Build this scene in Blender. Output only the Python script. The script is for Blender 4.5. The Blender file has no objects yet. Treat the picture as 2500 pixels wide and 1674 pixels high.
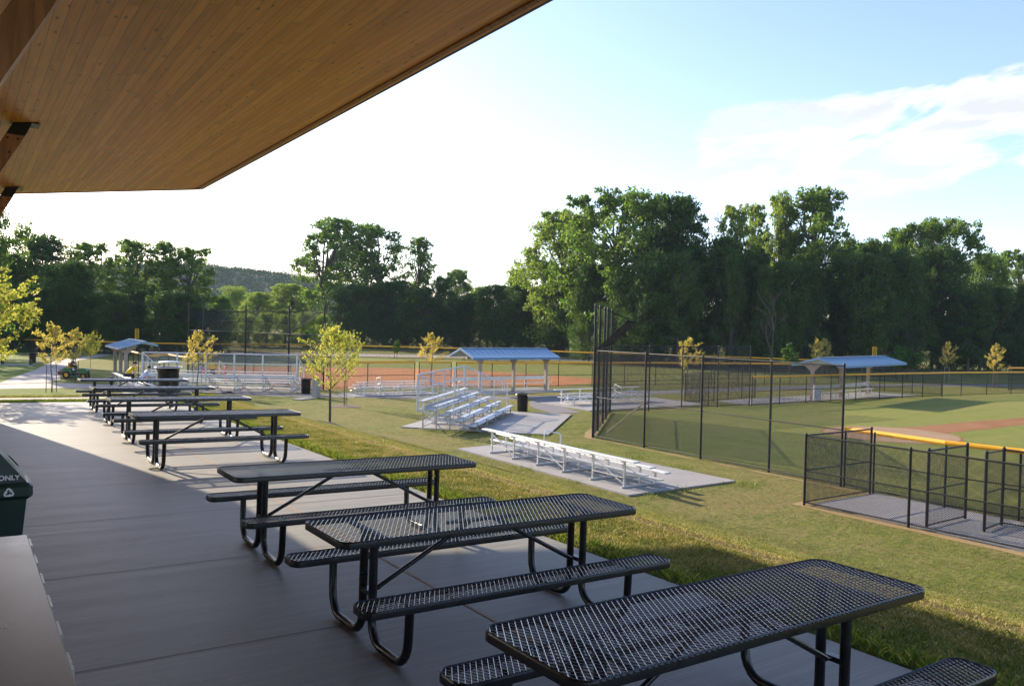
import bpy, bmesh, math, random
import numpy as np
from mathutils import Vector, Matrix, noise
R = math.radians
random.seed(7); rng = np.random.default_rng(7)
SC = bpy.context.scene
COL = SC.collection

# ------------------------------------------------------------------ frame
H = 4.6                      # eye height over the playing field
HP = 2.01327                 # eye height over the patio
YAW = .5989
F = 1987. / 2500.            # focal length / picture width
def rotm(p, r):
    right = np.array([1, 0, 0.]); up = np.array([0, math.sin(p), math.cos(p)]); fw = np.array([0, math.cos(p), -math.sin(p)])
    c, s = math.cos(r), math.sin(r)
    return np.array([right * c + up * s, -right * s + up * c, fw])
CP = rotm(.0022844, .03393); CG = rotm(.0226, .022)
RZ = np.array([[math.cos(YAW), math.sin(YAW), 0], [-math.sin(YAW), math.cos(YAW), 0], [0, 0, 1]])
MP = RZ @ CG.T @ CP @ RZ.T   # the patio drains: tilted about one degree
PAT = Matrix([[*MP[0], 0], [*MP[1], 0], [*MP[2], 0], [0, 0, 0, 1]])
PAT = Matrix.Translation((0, 0, H)) @ PAT @ Matrix.Translation((0, 0, -HP))
def pw(x, y, z=0): return PAT @ Vector((x, y, z))
def zp(x, y): return H - HP + MP[2][0] * x + MP[2][1] * y
def sstep(t): t = min(1, max(0, t)); return t * t * (3 - 2 * t)
def T(x, y):
    dx = max(0, (x - 6.7) / 7.8); dy = max(0, (y - 26.7) / 22)
    fx = max(0, 1 - dx); fy = max(0, 1 - dy) ** 1.6
    if fx < .12: fx = fx * fx / .24 + (.0 if fx <= 0 else 0) if fx < .12 else fx
    g = fx * fy
    if g <= 0: return 0.0
    return (zp(min(x, 7), min(y, 27)) - .03) * g

# ------------------------------------------------------------------ helpers
def tagk(o, **k):
    for a, b in k.items():
        if b is not None: o[a] = b
    return o
def thing(name, label, cat, loc=(0, 0, 0), rz=0, group=None, mat=None):
    o = bpy.data.objects.new(name, None); COL.objects.link(o)
    o.empty_display_size = .2
    if mat is not None: o.matrix_world = mat
    else: o.location = loc; o.rotation_euler = (0, 0, rz)
    tagk(o, label=label, category=cat, group=group)
    return o
def dup(root, name=None, mat=None, loc=None, rz=None, label=None, scale=None):
    def cp(o, par):
        c = o.copy(); COL.objects.link(c); c.parent = par
        for ch in list(o.children): cp(ch, c)
        return c
    r = cp(root, None)
    if mat is not None: r.matrix_world = mat
    if loc is not None: r.location = loc
    if rz is not None: r.rotation_euler = (0, 0, rz)
    if scale is not None: r.scale = scale
    if label: r['label'] = label
    return r
def frame_of(d):
    d = Vector(d).normalized()
    a = Vector((0, 0, 1)) if abs(d.z) < .9 else Vector((1, 0, 0))
    u = d.cross(a).normalized(); v = u.cross(d).normalized()
    return u, v
class MB:
    def __init__(s): s.v = []; s.f = []; s.uv = {}; s.m = []; s.cm = 0; s.tr = None
    def add(s, vs, fs):
        b = len(s.v)
        if s.tr is not None: vs = [s.tr @ Vector(p) for p in vs]
        s.v += [tuple(p) for p in vs]
        for f in fs: s.f.append(tuple(b + i for i in f)); s.m.append(s.cm)
        return s
    def box(s, c, d, rz=0, M=None, bev=0):
        x, y, z = d[0] / 2, d[1] / 2, d[2] / 2
        ca, sa = math.cos(rz), math.sin(rz)
        if bev <= 0:
            P = [(i * x, j * y, k * z) for k in (-1, 1) for j in (-1, 1) for i in (-1, 1)]
            Fs = [(0, 2, 3, 1), (4, 5, 7, 6), (0, 1, 5, 4), (2, 6, 7, 3), (0, 4, 6, 2), (1, 3, 7, 5)]
        else:
            b = min(bev, x * .9, y * .9, z * .9); P = []; Fs = []
            for k, zz, ins in ((0, -z, b), (1, -z + b, 0), (2, z - b, 0), (3, z, b)):
                X, Y = x - ins, y - ins; q = b if ins == 0 else b * .4
                P += [(X - q, -Y, zz), (X, -Y + q, zz), (X, Y - q, zz), (X - q, Y, zz), (-X + q, Y, zz), (-X, Y - q, zz), (-X, -Y + q, zz), (-X + q, -Y, zz)]
            Fs = [tuple(range(7, -1, -1)), tuple(range(24, 32))]
            for k in range(3):
                for i in range(8): Fs.append((k * 8 + i, k * 8 + (i + 1) % 8, k * 8 + 8 + (i + 1) % 8, k * 8 + 8 + i))
        P = [(c[0] + p[0] * ca - p[1] * sa, c[1] + p[0] * sa + p[1] * ca, c[2] + p[2]) for p in P]
        return s.add(P, Fs)
    def tube(s, pts, r, n=8, caps=True, taper=None):
        pts = [Vector(p) for p in pts]; vs = []; fs = []; N = len(pts)
        d0 = pts[1] - pts[0]; u, v = frame_of(d0)
        for i, p in enumerate(pts):
            if i == 0: d = pts[1] - p
            elif i == N - 1: d = p - pts[i - 1]
            else: d = (pts[i + 1] - p).normalized() + (p - pts[i - 1]).normalized()
            d.normalize()
            u = (u - d * u.dot(d)).normalized(); v = d.cross(u)
            rr = r if taper is None else taper[i]
            for k in range(n):
                a = 2 * math.pi * k / n
                vs.append(p + (u * math.cos(a) + v * math.sin(a)) * rr)
        for i in range(N - 1):
            for k in range(n):
                a, b = i * n + k, i * n + (k + 1) % n
                fs.append((a, b, b + n, a + n))
        if caps: fs.append(tuple(range(n - 1, -1, -1))); fs.append(tuple(range((N - 1) * n, N * n)))
        return s.add(vs, fs)
    def bar(s, a, b, w, h=None):
        "rectangular bar; w across, h in the other direction"
        a, b = Vector(a), Vector(b); h = w if h is None else h; u, v = frame_of(b - a)
        vs = [p + u * (i * w / 2) + v * (j * h / 2) for p in (a, b) for i, j in ((-1, -1), (1, -1), (1, 1), (-1, 1))]
        return s.add(vs, [(3, 2, 1, 0), (4, 5, 6, 7), (0, 1, 5, 4), (1, 2, 6, 5), (2, 3, 7, 6), (3, 0, 4, 7)])
    def prism(s, poly, z0, z1):
        n = len(poly)
        vs = [(x, y, z0) for x, y in poly] + [(x, y, z1) for x, y in poly]
        return s.add(vs, [tuple(range(n - 1, -1, -1)), tuple(range(n, 2 * n))] + [(i, (i + 1) % n, n + (i + 1) % n, n + i) for i in range(n)])
    def lathe(s, prof, n=20, c=(0, 0, 0)):
        vs = []; fs = []
        for r, z in prof:
            for k in range(n):
                a = 2 * math.pi * k / n; vs.append((c[0] + r * math.cos(a), c[1] + r * math.sin(a), c[2] + z))
        for i in range(len(prof) - 1):
            for k in range(n):
                a, b = i * n + k, i * n + (k + 1) % n; fs.append((a, b, b + n, a + n))
        return s.add(vs, fs)
    def quad(s, a, b, c, d, uv=None):
        s.add([a, b, c, d], [(0, 1, 2, 3)])
        if uv: s.uv[len(s.f) - 1] = uv
        return s
    def build(s, name, mat, parent=None, smooth=False):
        me = bpy.data.meshes.new(name)
        me.from_pydata(s.v, [], s.f)
        mats = mat if isinstance(mat, (list, tuple)) else [mat]
        for m in mats: me.materials.append(m)
        if len(mats) > 1: me.polygons.foreach_set('material_index', s.m)
        if s.uv:
            l = me.uv_layers.new(name='UVMap')
            for fi, uv in s.uv.items():
                p = me.polygons[fi]
                for k, li in enumerate(p.loop_indices): l.data[li].uv = uv[k]
        if smooth: me.polygons.foreach_set('use_smooth', [True] * len(me.polygons))
        me.update()
        o = bpy.data.objects.new(name, me); COL.objects.link(o)
        if parent is not None: o.parent = parent
        if smooth:
            try: me.set_sharp_from_angle(angle=R(40))
            except Exception: pass
        return o
def npmesh(name, V, Q, mat, parent=None, smooth=False):
    "V (n,3), Q (m,k) numpy"
    me = bpy.data.meshes.new(name); V = np.asarray(V, np.float32); Q = np.asarray(Q, np.int32)
    me.vertices.add(len(V)); me.vertices.foreach_set('co', V.ravel())
    k = Q.shape[1]; me.loops.add(Q.size); me.loops.foreach_set('vertex_index', Q.ravel())
    me.polygons.add(len(Q)); me.polygons.foreach_set('loop_start', np.arange(0, Q.size, k, dtype=np.int32))
    try: me.polygons.foreach_set('loop_total', np.full(len(Q), k, np.int32))
    except Exception: pass
    if smooth: me.polygons.foreach_set('use_smooth', np.ones(len(Q), bool))
    me.materials.append(mat); me.update(calc_edges=True); me.validate()
    o = bpy.data.objects.new(name, me); COL.objects.link(o)
    if parent is not None: o.parent = parent
    return o
def share(src, name, parent):
    o = bpy.data.objects.new(name, src.data); COL.objects.link(o); o.parent = parent; return o

# ------------------------------------------------------------------ materials
def nt(name):
    m = bpy.data.materials.new(name); m.use_nodes = True; t = m.node_tree
    b = t.nodes['Principled BSDF']; return m, t, b
def N(t, typ, **k):
    n = t.nodes.new(typ)
    for a, b in k.items():
        if a in n.inputs: n.inputs[a].default_value = b
        else: setattr(n, a, b)
    return n
def ramp(t, fac, stops, interp='LINEAR'):
    r = t.nodes.new('ShaderNodeValToRGB'); cr = r.color_ramp; cr.interpolation = interp
    while len(cr.elements) < len(stops): cr.elements.new(.5)
    for e, (p, c) in zip(cr.elements, stops): e.position = p; e.color = (*c, 1) if len(c) == 3 else c
    t.links.new(fac, r.inputs[0]); return r.outputs[0]
def coords(t, kind='Object', scale=(1, 1, 1), rot=(0, 0, 0)):
    c = t.nodes.new('ShaderNodeTexCoord'); mp = t.nodes.new('ShaderNodeMapping')
    mp.inputs['Scale'].default_value = scale; mp.inputs['Rotation'].default_value = rot
    t.links.new(c.outputs[kind], mp.inputs[0]); return mp.outputs[0]
def noi(t, vec, scale, detail=4, rough=.55, out=0, dist=0):
    n = N(t, 'ShaderNodeTexNoise'); n.inputs['Scale'].default_value = scale; n.inputs['Detail'].default_value = detail
    n.inputs['Roughness'].default_value = rough; n.inputs['Distortion'].default_value = dist
    t.links.new(vec, n.inputs['Vector']); return n.outputs[out]
def mix(t, fac, a, b, mode='MIX'):
    m = t.nodes.new('ShaderNodeMix'); m.data_type = 'RGBA'; m.blend_type = mode
    for s, v in ((0, fac), (6, a), (7, b)):
        if hasattr(v, 'links') or hasattr(v, 'is_linked'): t.links.new(v, m.inputs[s])
        elif isinstance(v, (int, float)): m.inputs[s].default_value = v
        else: m.inputs[s].default_value = (*v, 1)
    return m.outputs[2]
def math_(t, op, a, b=None, c=None):
    m = t.nodes.new('ShaderNodeMath'); m.operation = op
    for i, v in enumerate((a, b, c)):
        if v is None: continue
        if isinstance(v, (int, float)): m.inputs[i].default_value = v
        else: t.links.new(v, m.inputs[i])
    return m.outputs[0]
def bump(t, b, h, strength=.3, dist=.02):
    n = N(t, 'ShaderNodeBump'); n.inputs['Strength'].default_value = strength; n.inputs['Distance'].default_value = dist
    t.links.new(h, n.inputs['Height']); t.links.new(n.outputs[0], b.inputs['Normal'])
def simple(name, col, rough=.5, metal=0, var=.15, scale=6, coat=0, spec=.5, bmp=0):
    m, t, b = nt(name); v = coords(t)
    n = noi(t, v, scale, 5)
    c = ramp(t, n, [(.3, tuple(x * (1 - var) for x in col)), (.7, tuple(min(1, x * (1 + var)) for x in col))])
    t.links.new(c, b.inputs['Base Color'])
    r = ramp(t, noi(t, v, scale * 3, 4), [(.3, (rough * .8,) * 3), (.7, (min(1, rough * 1.25),) * 3)])
    t.links.new(r, b.inputs['Roughness'])
    b.inputs['Metallic'].default_value = metal; b.inputs['Specular IOR Level'].default_value = spec
    b.inputs['Coat Weight'].default_value = coat; b.inputs['Coat Roughness'].default_value = .15
    if bmp: bump(t, b, noi(t, v, scale * 8, 4), bmp, .01)
    return m
M = {}
M['black'] = simple('black_coated_steel', (.008, .008, .010), .3, 0, .15, 4, .15, .4)
M['blackmesh'] = simple('black_coated_lattice', (.02, .02, .024), .16, 0, .1, 4, .9, 1.0)
M['fence'] = simple('black_vinyl_pipe', (.012, .012, .013), .5, 0, .2, 4, .05, .35)
M['fencedull'] = simple('dull_black_pipe', (.014, .014, .015), .8, 0, .2, 4, 0, .1)
M['yellow'] = simple('yellow_plastic', (.85, .40, .01), .42, 0, .08, 3)
M['alu'] = simple('weathered_aluminium', (.62, .63, .65), .38, .75, .1, 3)
M['aluw'] = simple('bright_aluminium_plank', (.70, .70, .69), .36, .35, .07, 3)
M['galv'] = simple('galvanised_pipe', (.66, .67, .70), .45, .45, .08, 9)
M['bark'] = simple('bark', (.10, .078, .06), .9, 0, .4, 7, bmp=.6)
M['barkpale'] = simple('pale_bark', (.24, .21, .17), .85, 0, .4, 3, bmp=.4)
M['stake'] = simple('stake_wood', (.12, .09, .07), .85, 0, .3, 6)
M['stakepale'] = simple('pale_stake_wood', (.42, .37, .3), .85, 0, .2, 6)
M['green'] = simple('tractor_green', (.02, .13, .035), .3, 0, .1, 3, .4)
M['tyre'] = simple('tyre_rubber', (.014, .014, .014), .8, 0, .2, 9)
M['tan'] = simple('tan_block', (.42, .33, .26), .85, 0, .12, 3, bmp=.3)
M['blue'] = simple('blue_metal_roof', (.20, .33, .46), .38, .1, .06, 2, .2)
M['bin'] = simple('dark_green_plastic', (.008, .03, .022), .4, 0, .2, 5)
M['white'] = simple('white_print', (.75, .75, .75), .6, 0, .05, 5)
M['pillar'] = simple('concrete_pillar', (.36, .33, .29), .9, 0, .1, 9, bmp=.4)
M['skin'] = simple('skin', (.52, .32, .23), .55, 0, .05, 5)
M['hair'] = simple('dark_hair', (.02, .014, .01), .6, 0, .3, 20)
M['steel'] = simple('dark_steel_bracket', (.02, .02, .022), .4, .6, .2, 5)
M['mulch'] = simple('mulch', (.10, .062, .04), .95, 0, .5, 25, bmp=1)
def cloth(nm, c): M[nm] = simple(nm, c, .85, 0, .12, 12, bmp=.2)
cloth('yellow_cloth', (.75, .5, .015)); cloth('pale_blue_cloth', (.55, .62, .78)); cloth('orange_cloth', (.85, .13, .035)); cloth('grey_cloth', (.36, .40, .46))
cloth('red_cloth', (.5, .02, .04)); cloth('dark_cloth', (.012, .014, .02)); cloth('navy_cloth', (.02, .045, .16)); cloth('teal_cloth', (.012, .05, .06)); cloth('brown_cloth', (.2, .06, .04))

# concrete
def concrete(name, c0, c1, streak=True, joints=False):
    m, t, b = nt(name); v = coords(t, 'Object')
    n1 = noi(t, v, .55, 6, .6); base = ramp(t, n1, [(.3, c0), (.7, c1)])
    vs = coords(t, 'Object', (.3, 5, 1)); n2 = noi(t, vs, 1.6, 8, .72)       # broom finish / trowel streaks
    col = mix(t, .55 if streak else .2, base, ramp(t, n2, [(.3, tuple(x * .55 for x in c0)), (.7, tuple(x * 1.2 for x in c1))]))
    vf = coords(t, 'Object', (1, 90, 1)); n3 = noi(t, vf, 1, 3, .7)
    col = mix(t, .28, col, ramp(t, n3, [(.35, (.15, .15, .15)), (.65, (.8, .8, .8))]), 'OVERLAY')
    sp = noi(t, coords(t), 140, 3, .8)
    col = mix(t, .12, col, ramp(t, sp, [(.4, (.15,) * 3), (.6, (.75,) * 3)]), 'OVERLAY')
    stn = noi(t, coords(t), 1.7, 7, .7); col = mix(t, ramp(t, stn, [(.56, (0,) * 3), (.72, (.35,) * 3)]), col, tuple(x * .5 for x in c0))
    t.links.new(col, b.inputs['Base Color'])
    t.links.new(ramp(t, n2, [(.3, (.50,) * 3), (.7, (.64,) * 3)]), b.inputs['Roughness'])
    bump(t, b, n3, .18, .004); b.inputs['Specular IOR Level'].default_value = .28
    return m
M['patio'] = concrete('patio_concrete', (.186, .178, .152), (.262, .250, .216))
M['pad'] = concrete('pad_concrete', (.30, .28, .26), (.36, .34, .32), False)
M['joint'] = simple('joint_filler', (.34, .22, .13), .9, 0, .2, 8)
M['sawcut'] = simple('dark_saw_cut', (.07, .06, .055), .9)  # dark strip colour for the saw-cut joints
M['asphalt'] = simple('asphalt', (.15, .14, .145), .85, 0, .15, 2, bmp=.3)
M['pathc'] = simple('pale_path_surface', (.33, .28, .25), .85, 0, .1, 1, bmp=.2)
def dirtm(name, a, b_):
    m, t, b = nt(name); v = coords(t)
    c = ramp(t, noi(t, v, .35, 6, .6), [(.3, a), (.7, b_)]); c = mix(t, .3, c, ramp(t, noi(t, v, 14, 5, .7), [(.3, a), (.7, b_)]), 'OVERLAY')
    t.links.new(c, b.inputs['Base Color']); b.inputs['Roughness'].default_value = .95; bump(t, b, noi(t, v, 9, 6), .5, .03); b.inputs['Specular IOR Level'].default_value = .15
    return m
M['dirt'] = dirtm('infield_clay', (.37, .17, .062), (.47, .235, .098))
M['dirt2'] = dirtm('pale_clay', (.30, .205, .13), (.38, .28, .185))
M['dirt1'] = dirtm('packed_clay', (.25, .13, .06), (.34, .185, .095))
M['soil'] = dirtm('dry_soil', (.27, .20, .10), (.38, .28, .15))
def grassm(name, field=False):
    m, t, b = nt(name); v = coords(t)
    big = noi(t, v, .11 if not field else .05, 5, .6); mid = noi(t, v, 1.1, 7, .72); fine = noi(t, v, 22, 6, .75)
    g = ramp(t, mid, [(.3, (.095, .13, .022)), (.52, (.20, .225, .045)), (.72, (.32, .29, .09))])
    dry = ramp(t, fine, [(.3, (.24, .185, .07)), (.7, (.42, .325, .14))])
    lush = ramp(t, fine, [(.3, (0.138, 0.194, 0.031)), (.7, (0.263, 0.312, 0.075))])
    if field:
        st = noi(t, coords(t, 'Object', (.03, .45, 1), (0, 0, .4)), 1, 3)
        col = mix(t, ramp(t, big, [(.3, (.45,) * 3), (.7, (.7,) * 3)]), lush, g); col = mix(t, ramp(t, st, [(.42, (0,) * 3), (.7, (.5,) * 3)]), col, dry)
        col = mix(t, .3, col, (.34, .33, .10))
    else:
        pt = noi(t, v, 3.2, 8, .75); w = math_(t, 'ADD', math_(t, 'MULTIPLY', big, .55), math_(t, 'MULTIPLY', pt, .6))
        col = mix(t, ramp(t, w, [(.52, (0,) * 3), (.68, (.85,) * 3)]), g, dry)
        dk = noi(t, coords(t, 'Object', (1, 1.6, 1)), 7, 6, .7); col = mix(t, ramp(t, dk, [(.32, (.85,) * 3), (.52, (0,) * 3)]), col, (0.075, 0.088, 0.022))
        # dry crest that runs beside the patio, watered strip right at its edge
        sx = t.nodes.new('ShaderNodeSeparateXYZ'); t.links.new(coords(t), sx.inputs[0])
        x = math_(t, 'ADD', sx.outputs[0], math_(t, 'MULTIPLY', math_(t, 'SUBTRACT', mid, .5), .9))
        cr = ramp(t, math_(t, 'DIVIDE', x, 20), [(.27, (0,) * 3), (.325, (.9,) * 3), (.35, (.7,) * 3), (.385, (0,) * 3)])
        near = math_(t, 'MULTIPLY', cr, ramp(t, math_(t, 'DIVIDE', sx.outputs[1], 60), [(.3, (1,) * 3), (.5, (0,) * 3)]))
        col = mix(t, near, col, dry)
        ed = ramp(t, math_(t, 'DIVIDE', x, 20), [(.275, (.85,) * 3), (.315, (0,) * 3)])
        col = mix(t, ed, col, lush)
    col = mix(t, .55, col, ramp(t, fine, [(.25, (.28,) * 3), (.75, (.72,) * 3)]), 'OVERLAY')
    t.links.new(col, b.inputs['Base Color']); b.inputs['Roughness'].default_value = .9; b.inputs['Specular IOR Level'].default_value = .1
    h = math_(t, 'ADD', fine, math_(t, 'MULTIPLY', noi(t, v, 4.5, 5, .7), 1.6))
    bump(t, b, h, 1, .09)
    return m
M['grass'] = grassm('lawn'); M['turf'] = grassm('outfield_turf', True)
# leaves
def leafm(name, stops, trans=.45, rough=.55, ns=.45, wr=.6, wn=.55):
    m, t, b = nt(name); geo = t.nodes.new('ShaderNodeNewGeometry')
    v = coords(t); n = noi(t, v, ns, 5)
    w = math_(t, 'ADD', math_(t, 'MULTIPLY', geo.outputs['Random Per Island'], wr), math_(t, 'MULTIPLY', n, wn))
    c = ramp(t, w, stops); t.links.new(c, b.inputs['Base Color']); b.inputs['Roughness'].default_value = rough; b.inputs['Specular IOR Level'].default_value = .3
    tr = t.nodes.new('ShaderNodeBsdfTranslucent'); t.links.new(mix(t, 1, c, (1.25, 1.3, .7), 'MULTIPLY'), tr.inputs[0])
    mx = t.nodes.new('ShaderNodeMixShader'); mx.inputs[0].default_value = trans
    t.links.new(b.outputs[0], mx.inputs[1]); t.links.new(tr.outputs[0], mx.inputs[2])
    t.links.new(mx.outputs[0], t.nodes['Material Output'].inputs[0]); return m
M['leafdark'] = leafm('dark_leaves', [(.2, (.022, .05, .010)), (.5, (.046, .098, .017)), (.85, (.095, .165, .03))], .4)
M['leafmid'] = leafm('mid_green_leaves', [(.2, (.05, .105, .019)), (.5, (.10, .18, .032)), (.85, (.19, .265, .055))], .5)
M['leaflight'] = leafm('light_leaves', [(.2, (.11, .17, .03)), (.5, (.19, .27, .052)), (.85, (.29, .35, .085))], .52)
M['leafgold'] = leafm('golden_leaves', [(.2, (.22, .22, .05)), (.5, (.46, .38, .10)), (.85, (.64, .46, .17))], .5)
M['leafgoldgreen'] = leafm('yellow_green_leaves', [(.2, (.14, .20, .035)), (.5, (.34, .36, .07)), (.85, (.56, .47, .14))], .5)
M['leafyoung'] = leafm('fresh_green_leaves', [(.2, (.04, .10, .015)), (.85, (.10, .20, .03))], .45)
M['blade'] = leafm('grass_blades', [(.38, (.075, .10, .018)), (.5, (.17, .195, .045)), (.6, (.26, .24, .08)), (.74, (.42, .32, .16))], .35, ns=2.6, wr=.3, wn=.8)
M['bladedry'] = leafm('dry_blades', [(.2, (.22, .19, .07)), (.5, (.36, .28, .12)), (.9, (.50, .40, .20))], .35)
M['bladelush'] = leafm('lush_grass_blades', [(.2, (.07, .125, .014)), (.6, (.15, .21, .03)), (.9, (.30, .27, .08))], .35)
# chain link: real diamond wires drawn by a mask in metres
def chain(name, col, pitch=.055, wire=.0032, metal=0.):
    m, t, b = nt(name); uv = t.nodes.new('ShaderNodeUVMap'); s = t.nodes.new('ShaderNodeSeparateXYZ'); t.links.new(uv.outputs[0], s.inputs[0])
    k = 1 / (pitch * 1.0)
    outs = []
    for sg in (1, -1):
        a = math_(t, 'ADD', s.outputs[0], math_(t, 'MULTIPLY', s.outputs[1], sg))
        a = math_(t, 'FRACT', math_(t, 'MULTIPLY', a, k)); a = math_(t, 'ABSOLUTE', math_(t, 'SUBTRACT', a, .5))
        outs.append(math_(t, 'LESS_THAN', a, wire * k * 1.41))
    al = math_(t, 'MAXIMUM', outs[0], outs[1])
    t.nodes.remove(b); df = t.nodes.new('ShaderNodeBsdfDiffuse'); df.inputs[0].default_value = (*col, 1); tp = t.nodes.new('ShaderNodeBsdfTransparent'); ms = t.nodes.new('ShaderNodeMixShader')
    t.links.new(al, ms.inputs[0]); t.links.new(tp.outputs[0], ms.inputs[1]); t.links.new(df.outputs[0], ms.inputs[2]); t.links.new(ms.outputs[0], t.nodes['Material Output'].inputs[0]); return m
M['chain'] = chain('black_chain_link', (.045, .045, .05)); M['chainthick'] = chain('heavy_black_chain_link', (.035, .035, .04), .055, .0046); M['chaingalv'] = chain('galvanised_chain_link', (.55, .56, .58), .045, .0014, .6)
M['chainyellow'] = chain('yellow_screen', (.75, .45, .02), .06, .006)
# soffit boards
def woodm(name, a, b_, boards=True):
    m, t, b = nt(name); v = coords(t)
    sep = t.nodes.new('ShaderNodeSeparateXYZ'); t.links.new(v, sep.inputs[0])
    if boards:
        W = .088
        xi = math_(t, 'FLOOR', math_(t, 'DIVIDE', sep.outputs[0], W))
        wn = t.nodes.new('ShaderNodeTexWhiteNoise'); wn.noise_dimensions = '1D'; t.links.new(xi, wn.inputs['W'])
        yo = math_(t, 'ADD', sep.outputs[1], math_(t, 'MULTIPLY', wn.outputs[0], 7.3))
        yi = math_(t, 'FLOOR', math_(t, 'DIVIDE', yo, 3.1))
        cmb = t.nodes.new('ShaderNodeCombineXYZ'); t.links.new(xi, cmb.inputs[0]); t.links.new(yi, cmb.inputs[1])
        w2 = t.nodes.new('ShaderNodeTexWhiteNoise'); w2.noise_dimensions = '2D'; t.links.new(cmb.outputs[0], w2.inputs['Vector'])
        base = ramp(t, w2.outputs[0], [(0, tuple(x * .72 for x in a)), (.5, a), (1, b_)])
        off = t.nodes.new('ShaderNodeVectorMath'); off.operation = 'ADD'; t.links.new(v, off.inputs[0])
        sc = t.nodes.new('ShaderNodeVectorMath'); sc.operation = 'SCALE'; sc.inputs['Scale'].default_value = 13; t.links.new(w2.outputs[1], sc.inputs[0]); t.links.new(sc.outputs[0], off.inputs[1])
        vec = off.outputs[0]
    else: base = None; vec = v
    mp = t.nodes.new('ShaderNodeMapping'); mp.inputs['Scale'].default_value = (38, 1.6, 1) if boards else (14, 14, 1.5); t.links.new(vec, mp.inputs[0])
    gr = noi(t, mp.outputs[0], 1, 6, .65, 0, .4)
    g = ramp(t, gr, [(.3, tuple(x * .55 for x in a)), (.7, tuple(x * 1.15 for x in b_))])
    col = mix(t, .45, base, g) if boards else g
    if boards:
        mk = t.nodes.new('ShaderNodeMapping'); mk.inputs['Scale'].default_value = (9, 3.2, 1); t.links.new(vec, mk.inputs[0])
        vo = N(t, 'ShaderNodeTexVoronoi'); vo.inputs['Scale'].default_value = 1.0; t.links.new(mk.outputs[0], vo.inputs['Vector'])
        kn = ramp(t, vo.outputs['Distance'], [(.04, (.85,) * 3), (.16, (.0,) * 3)])
        col = mix(t, kn, col, (.035, .014, .005))
        fr = math_(t, 'FRACT', math_(t, 'DIVIDE', sep.outputs[0], W)); e = math_(t, 'ABSOLUTE', math_(t, 'SUBTRACT', fr, .5))
        gap = math_(t, 'GREATER_THAN', e, .475); fy = math_(t, 'FRACT', math_(t, 'DIVIDE', yo, 3.1)); gy = math_(t, 'LESS_THAN', fy, .0022)
        gap = math_(t, 'MAXIMUM', gap, gy)
        col = mix(t, math_(t, 'MULTIPLY', gap, .75), col, (.02, .01, .005))
        bump(t, b, math_(t, 'SUBTRACT', 1, gap), .5, .006)
    t.links.new(col, b.inputs['Base Color']); b.inputs['Roughness'].default_value = .42 if boards else .5; b.inputs['Specular IOR Level'].default_value = .4
    return m
M['soffit'] = woodm('soffit_boards', (.80, .29, .035), (.95, .43, .075)); M['timber'] = woodm('glulam_timber', (.30, .115, .04), (.42, .18, .07), False)
M['fascia'] = simple('dark_fascia', (.06, .035, .03), .5)
def counterm():
    m, t, b = nt('honed_stone'); v = coords(t)
    c = ramp(t, noi(t, v, 5, 8, .7), [(.3, (.135, .115, .10)), (.7, (.15, .13, .112))]); c = mix(t, .25, c, ramp(t, noi(t, v, 160, 2, .8), [(.4, (.2,) * 3), (.6, (.7,) * 3)]), 'OVERLAY')
    t.links.new(c, b.inputs['Base Color']); t.links.new(ramp(t, noi(t, v, 7, 5), [(.3, (.27,) * 3), (.7, (.31,) * 3)]), b.inputs['Roughness']); return m
M['stone'] = counterm()
M['hillforest'] = leafm('far_forest_leaves', [(.2, (.035, .06, .016)), (.85, (.065, .098, .028))], .12, .95, ns=.03, wr=.25, wn=.7)
M['hillforest'].node_tree.nodes['Principled BSDF'].inputs['Specular IOR Level'].default_value = .02

# ------------------------------------------------------------------ terrain and flat sheets
def axis(lo, hi, fine_lo, fine_hi, fs, cs):
    a = list(np.arange(fine_lo, fine_hi + 1e-6, fs)); x = fine_hi; st = fs
    while x < hi: st = min(cs, st * 1.25); x += st; a.append(x)
    x = fine_lo; st = fs
    while x > lo: st = min(cs, st * 1.25); x -= st; a.insert(0, x)
    return np.array(a)
xs = axis(-900, 1300, -4, 26, .5, 50); ys = axis(-300, 1500, 0, 56, .5, 50)
V = np.array([(x, y, T(x, y)) for y in ys for x in xs]); nx, ny = len(xs), len(ys)
i, j = np.meshgrid(np.arange(nx - 1), np.arange(ny - 1)); a = (j * nx + i).ravel()
g = npmesh('ground', V, np.stack([a, a + 1, a + nx + 1, a + nx], 1), M['grass'], smooth=True); g['kind'] = 'structure'
def sheet(name, poly, mat, dz=.006, step=None):
    "flat or draped sheet over the ground"
    bm = bmesh.new(); vs = [bm.verts.new((x, y, 0)) for x, y in poly]; bm.faces.new(vs)
    if bm.faces[:] : bmesh.ops.recalc_face_normals(bm, faces=bm.faces[:])
    for v in bm.verts: v.co.z = T(v.co.x, v.co.y) + dz
    bm.normal_update()
    for f in bm.faces:
        if f.normal.z < 0: f.normal_flip()
    me = bpy.data.meshes.new(name); bm.to_mesh(me); bm.free(); me.materials.append(mat)
    o = bpy.data.objects.new(name, me); COL.objects.link(o); o['kind'] = 'structure'; return o
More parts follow.
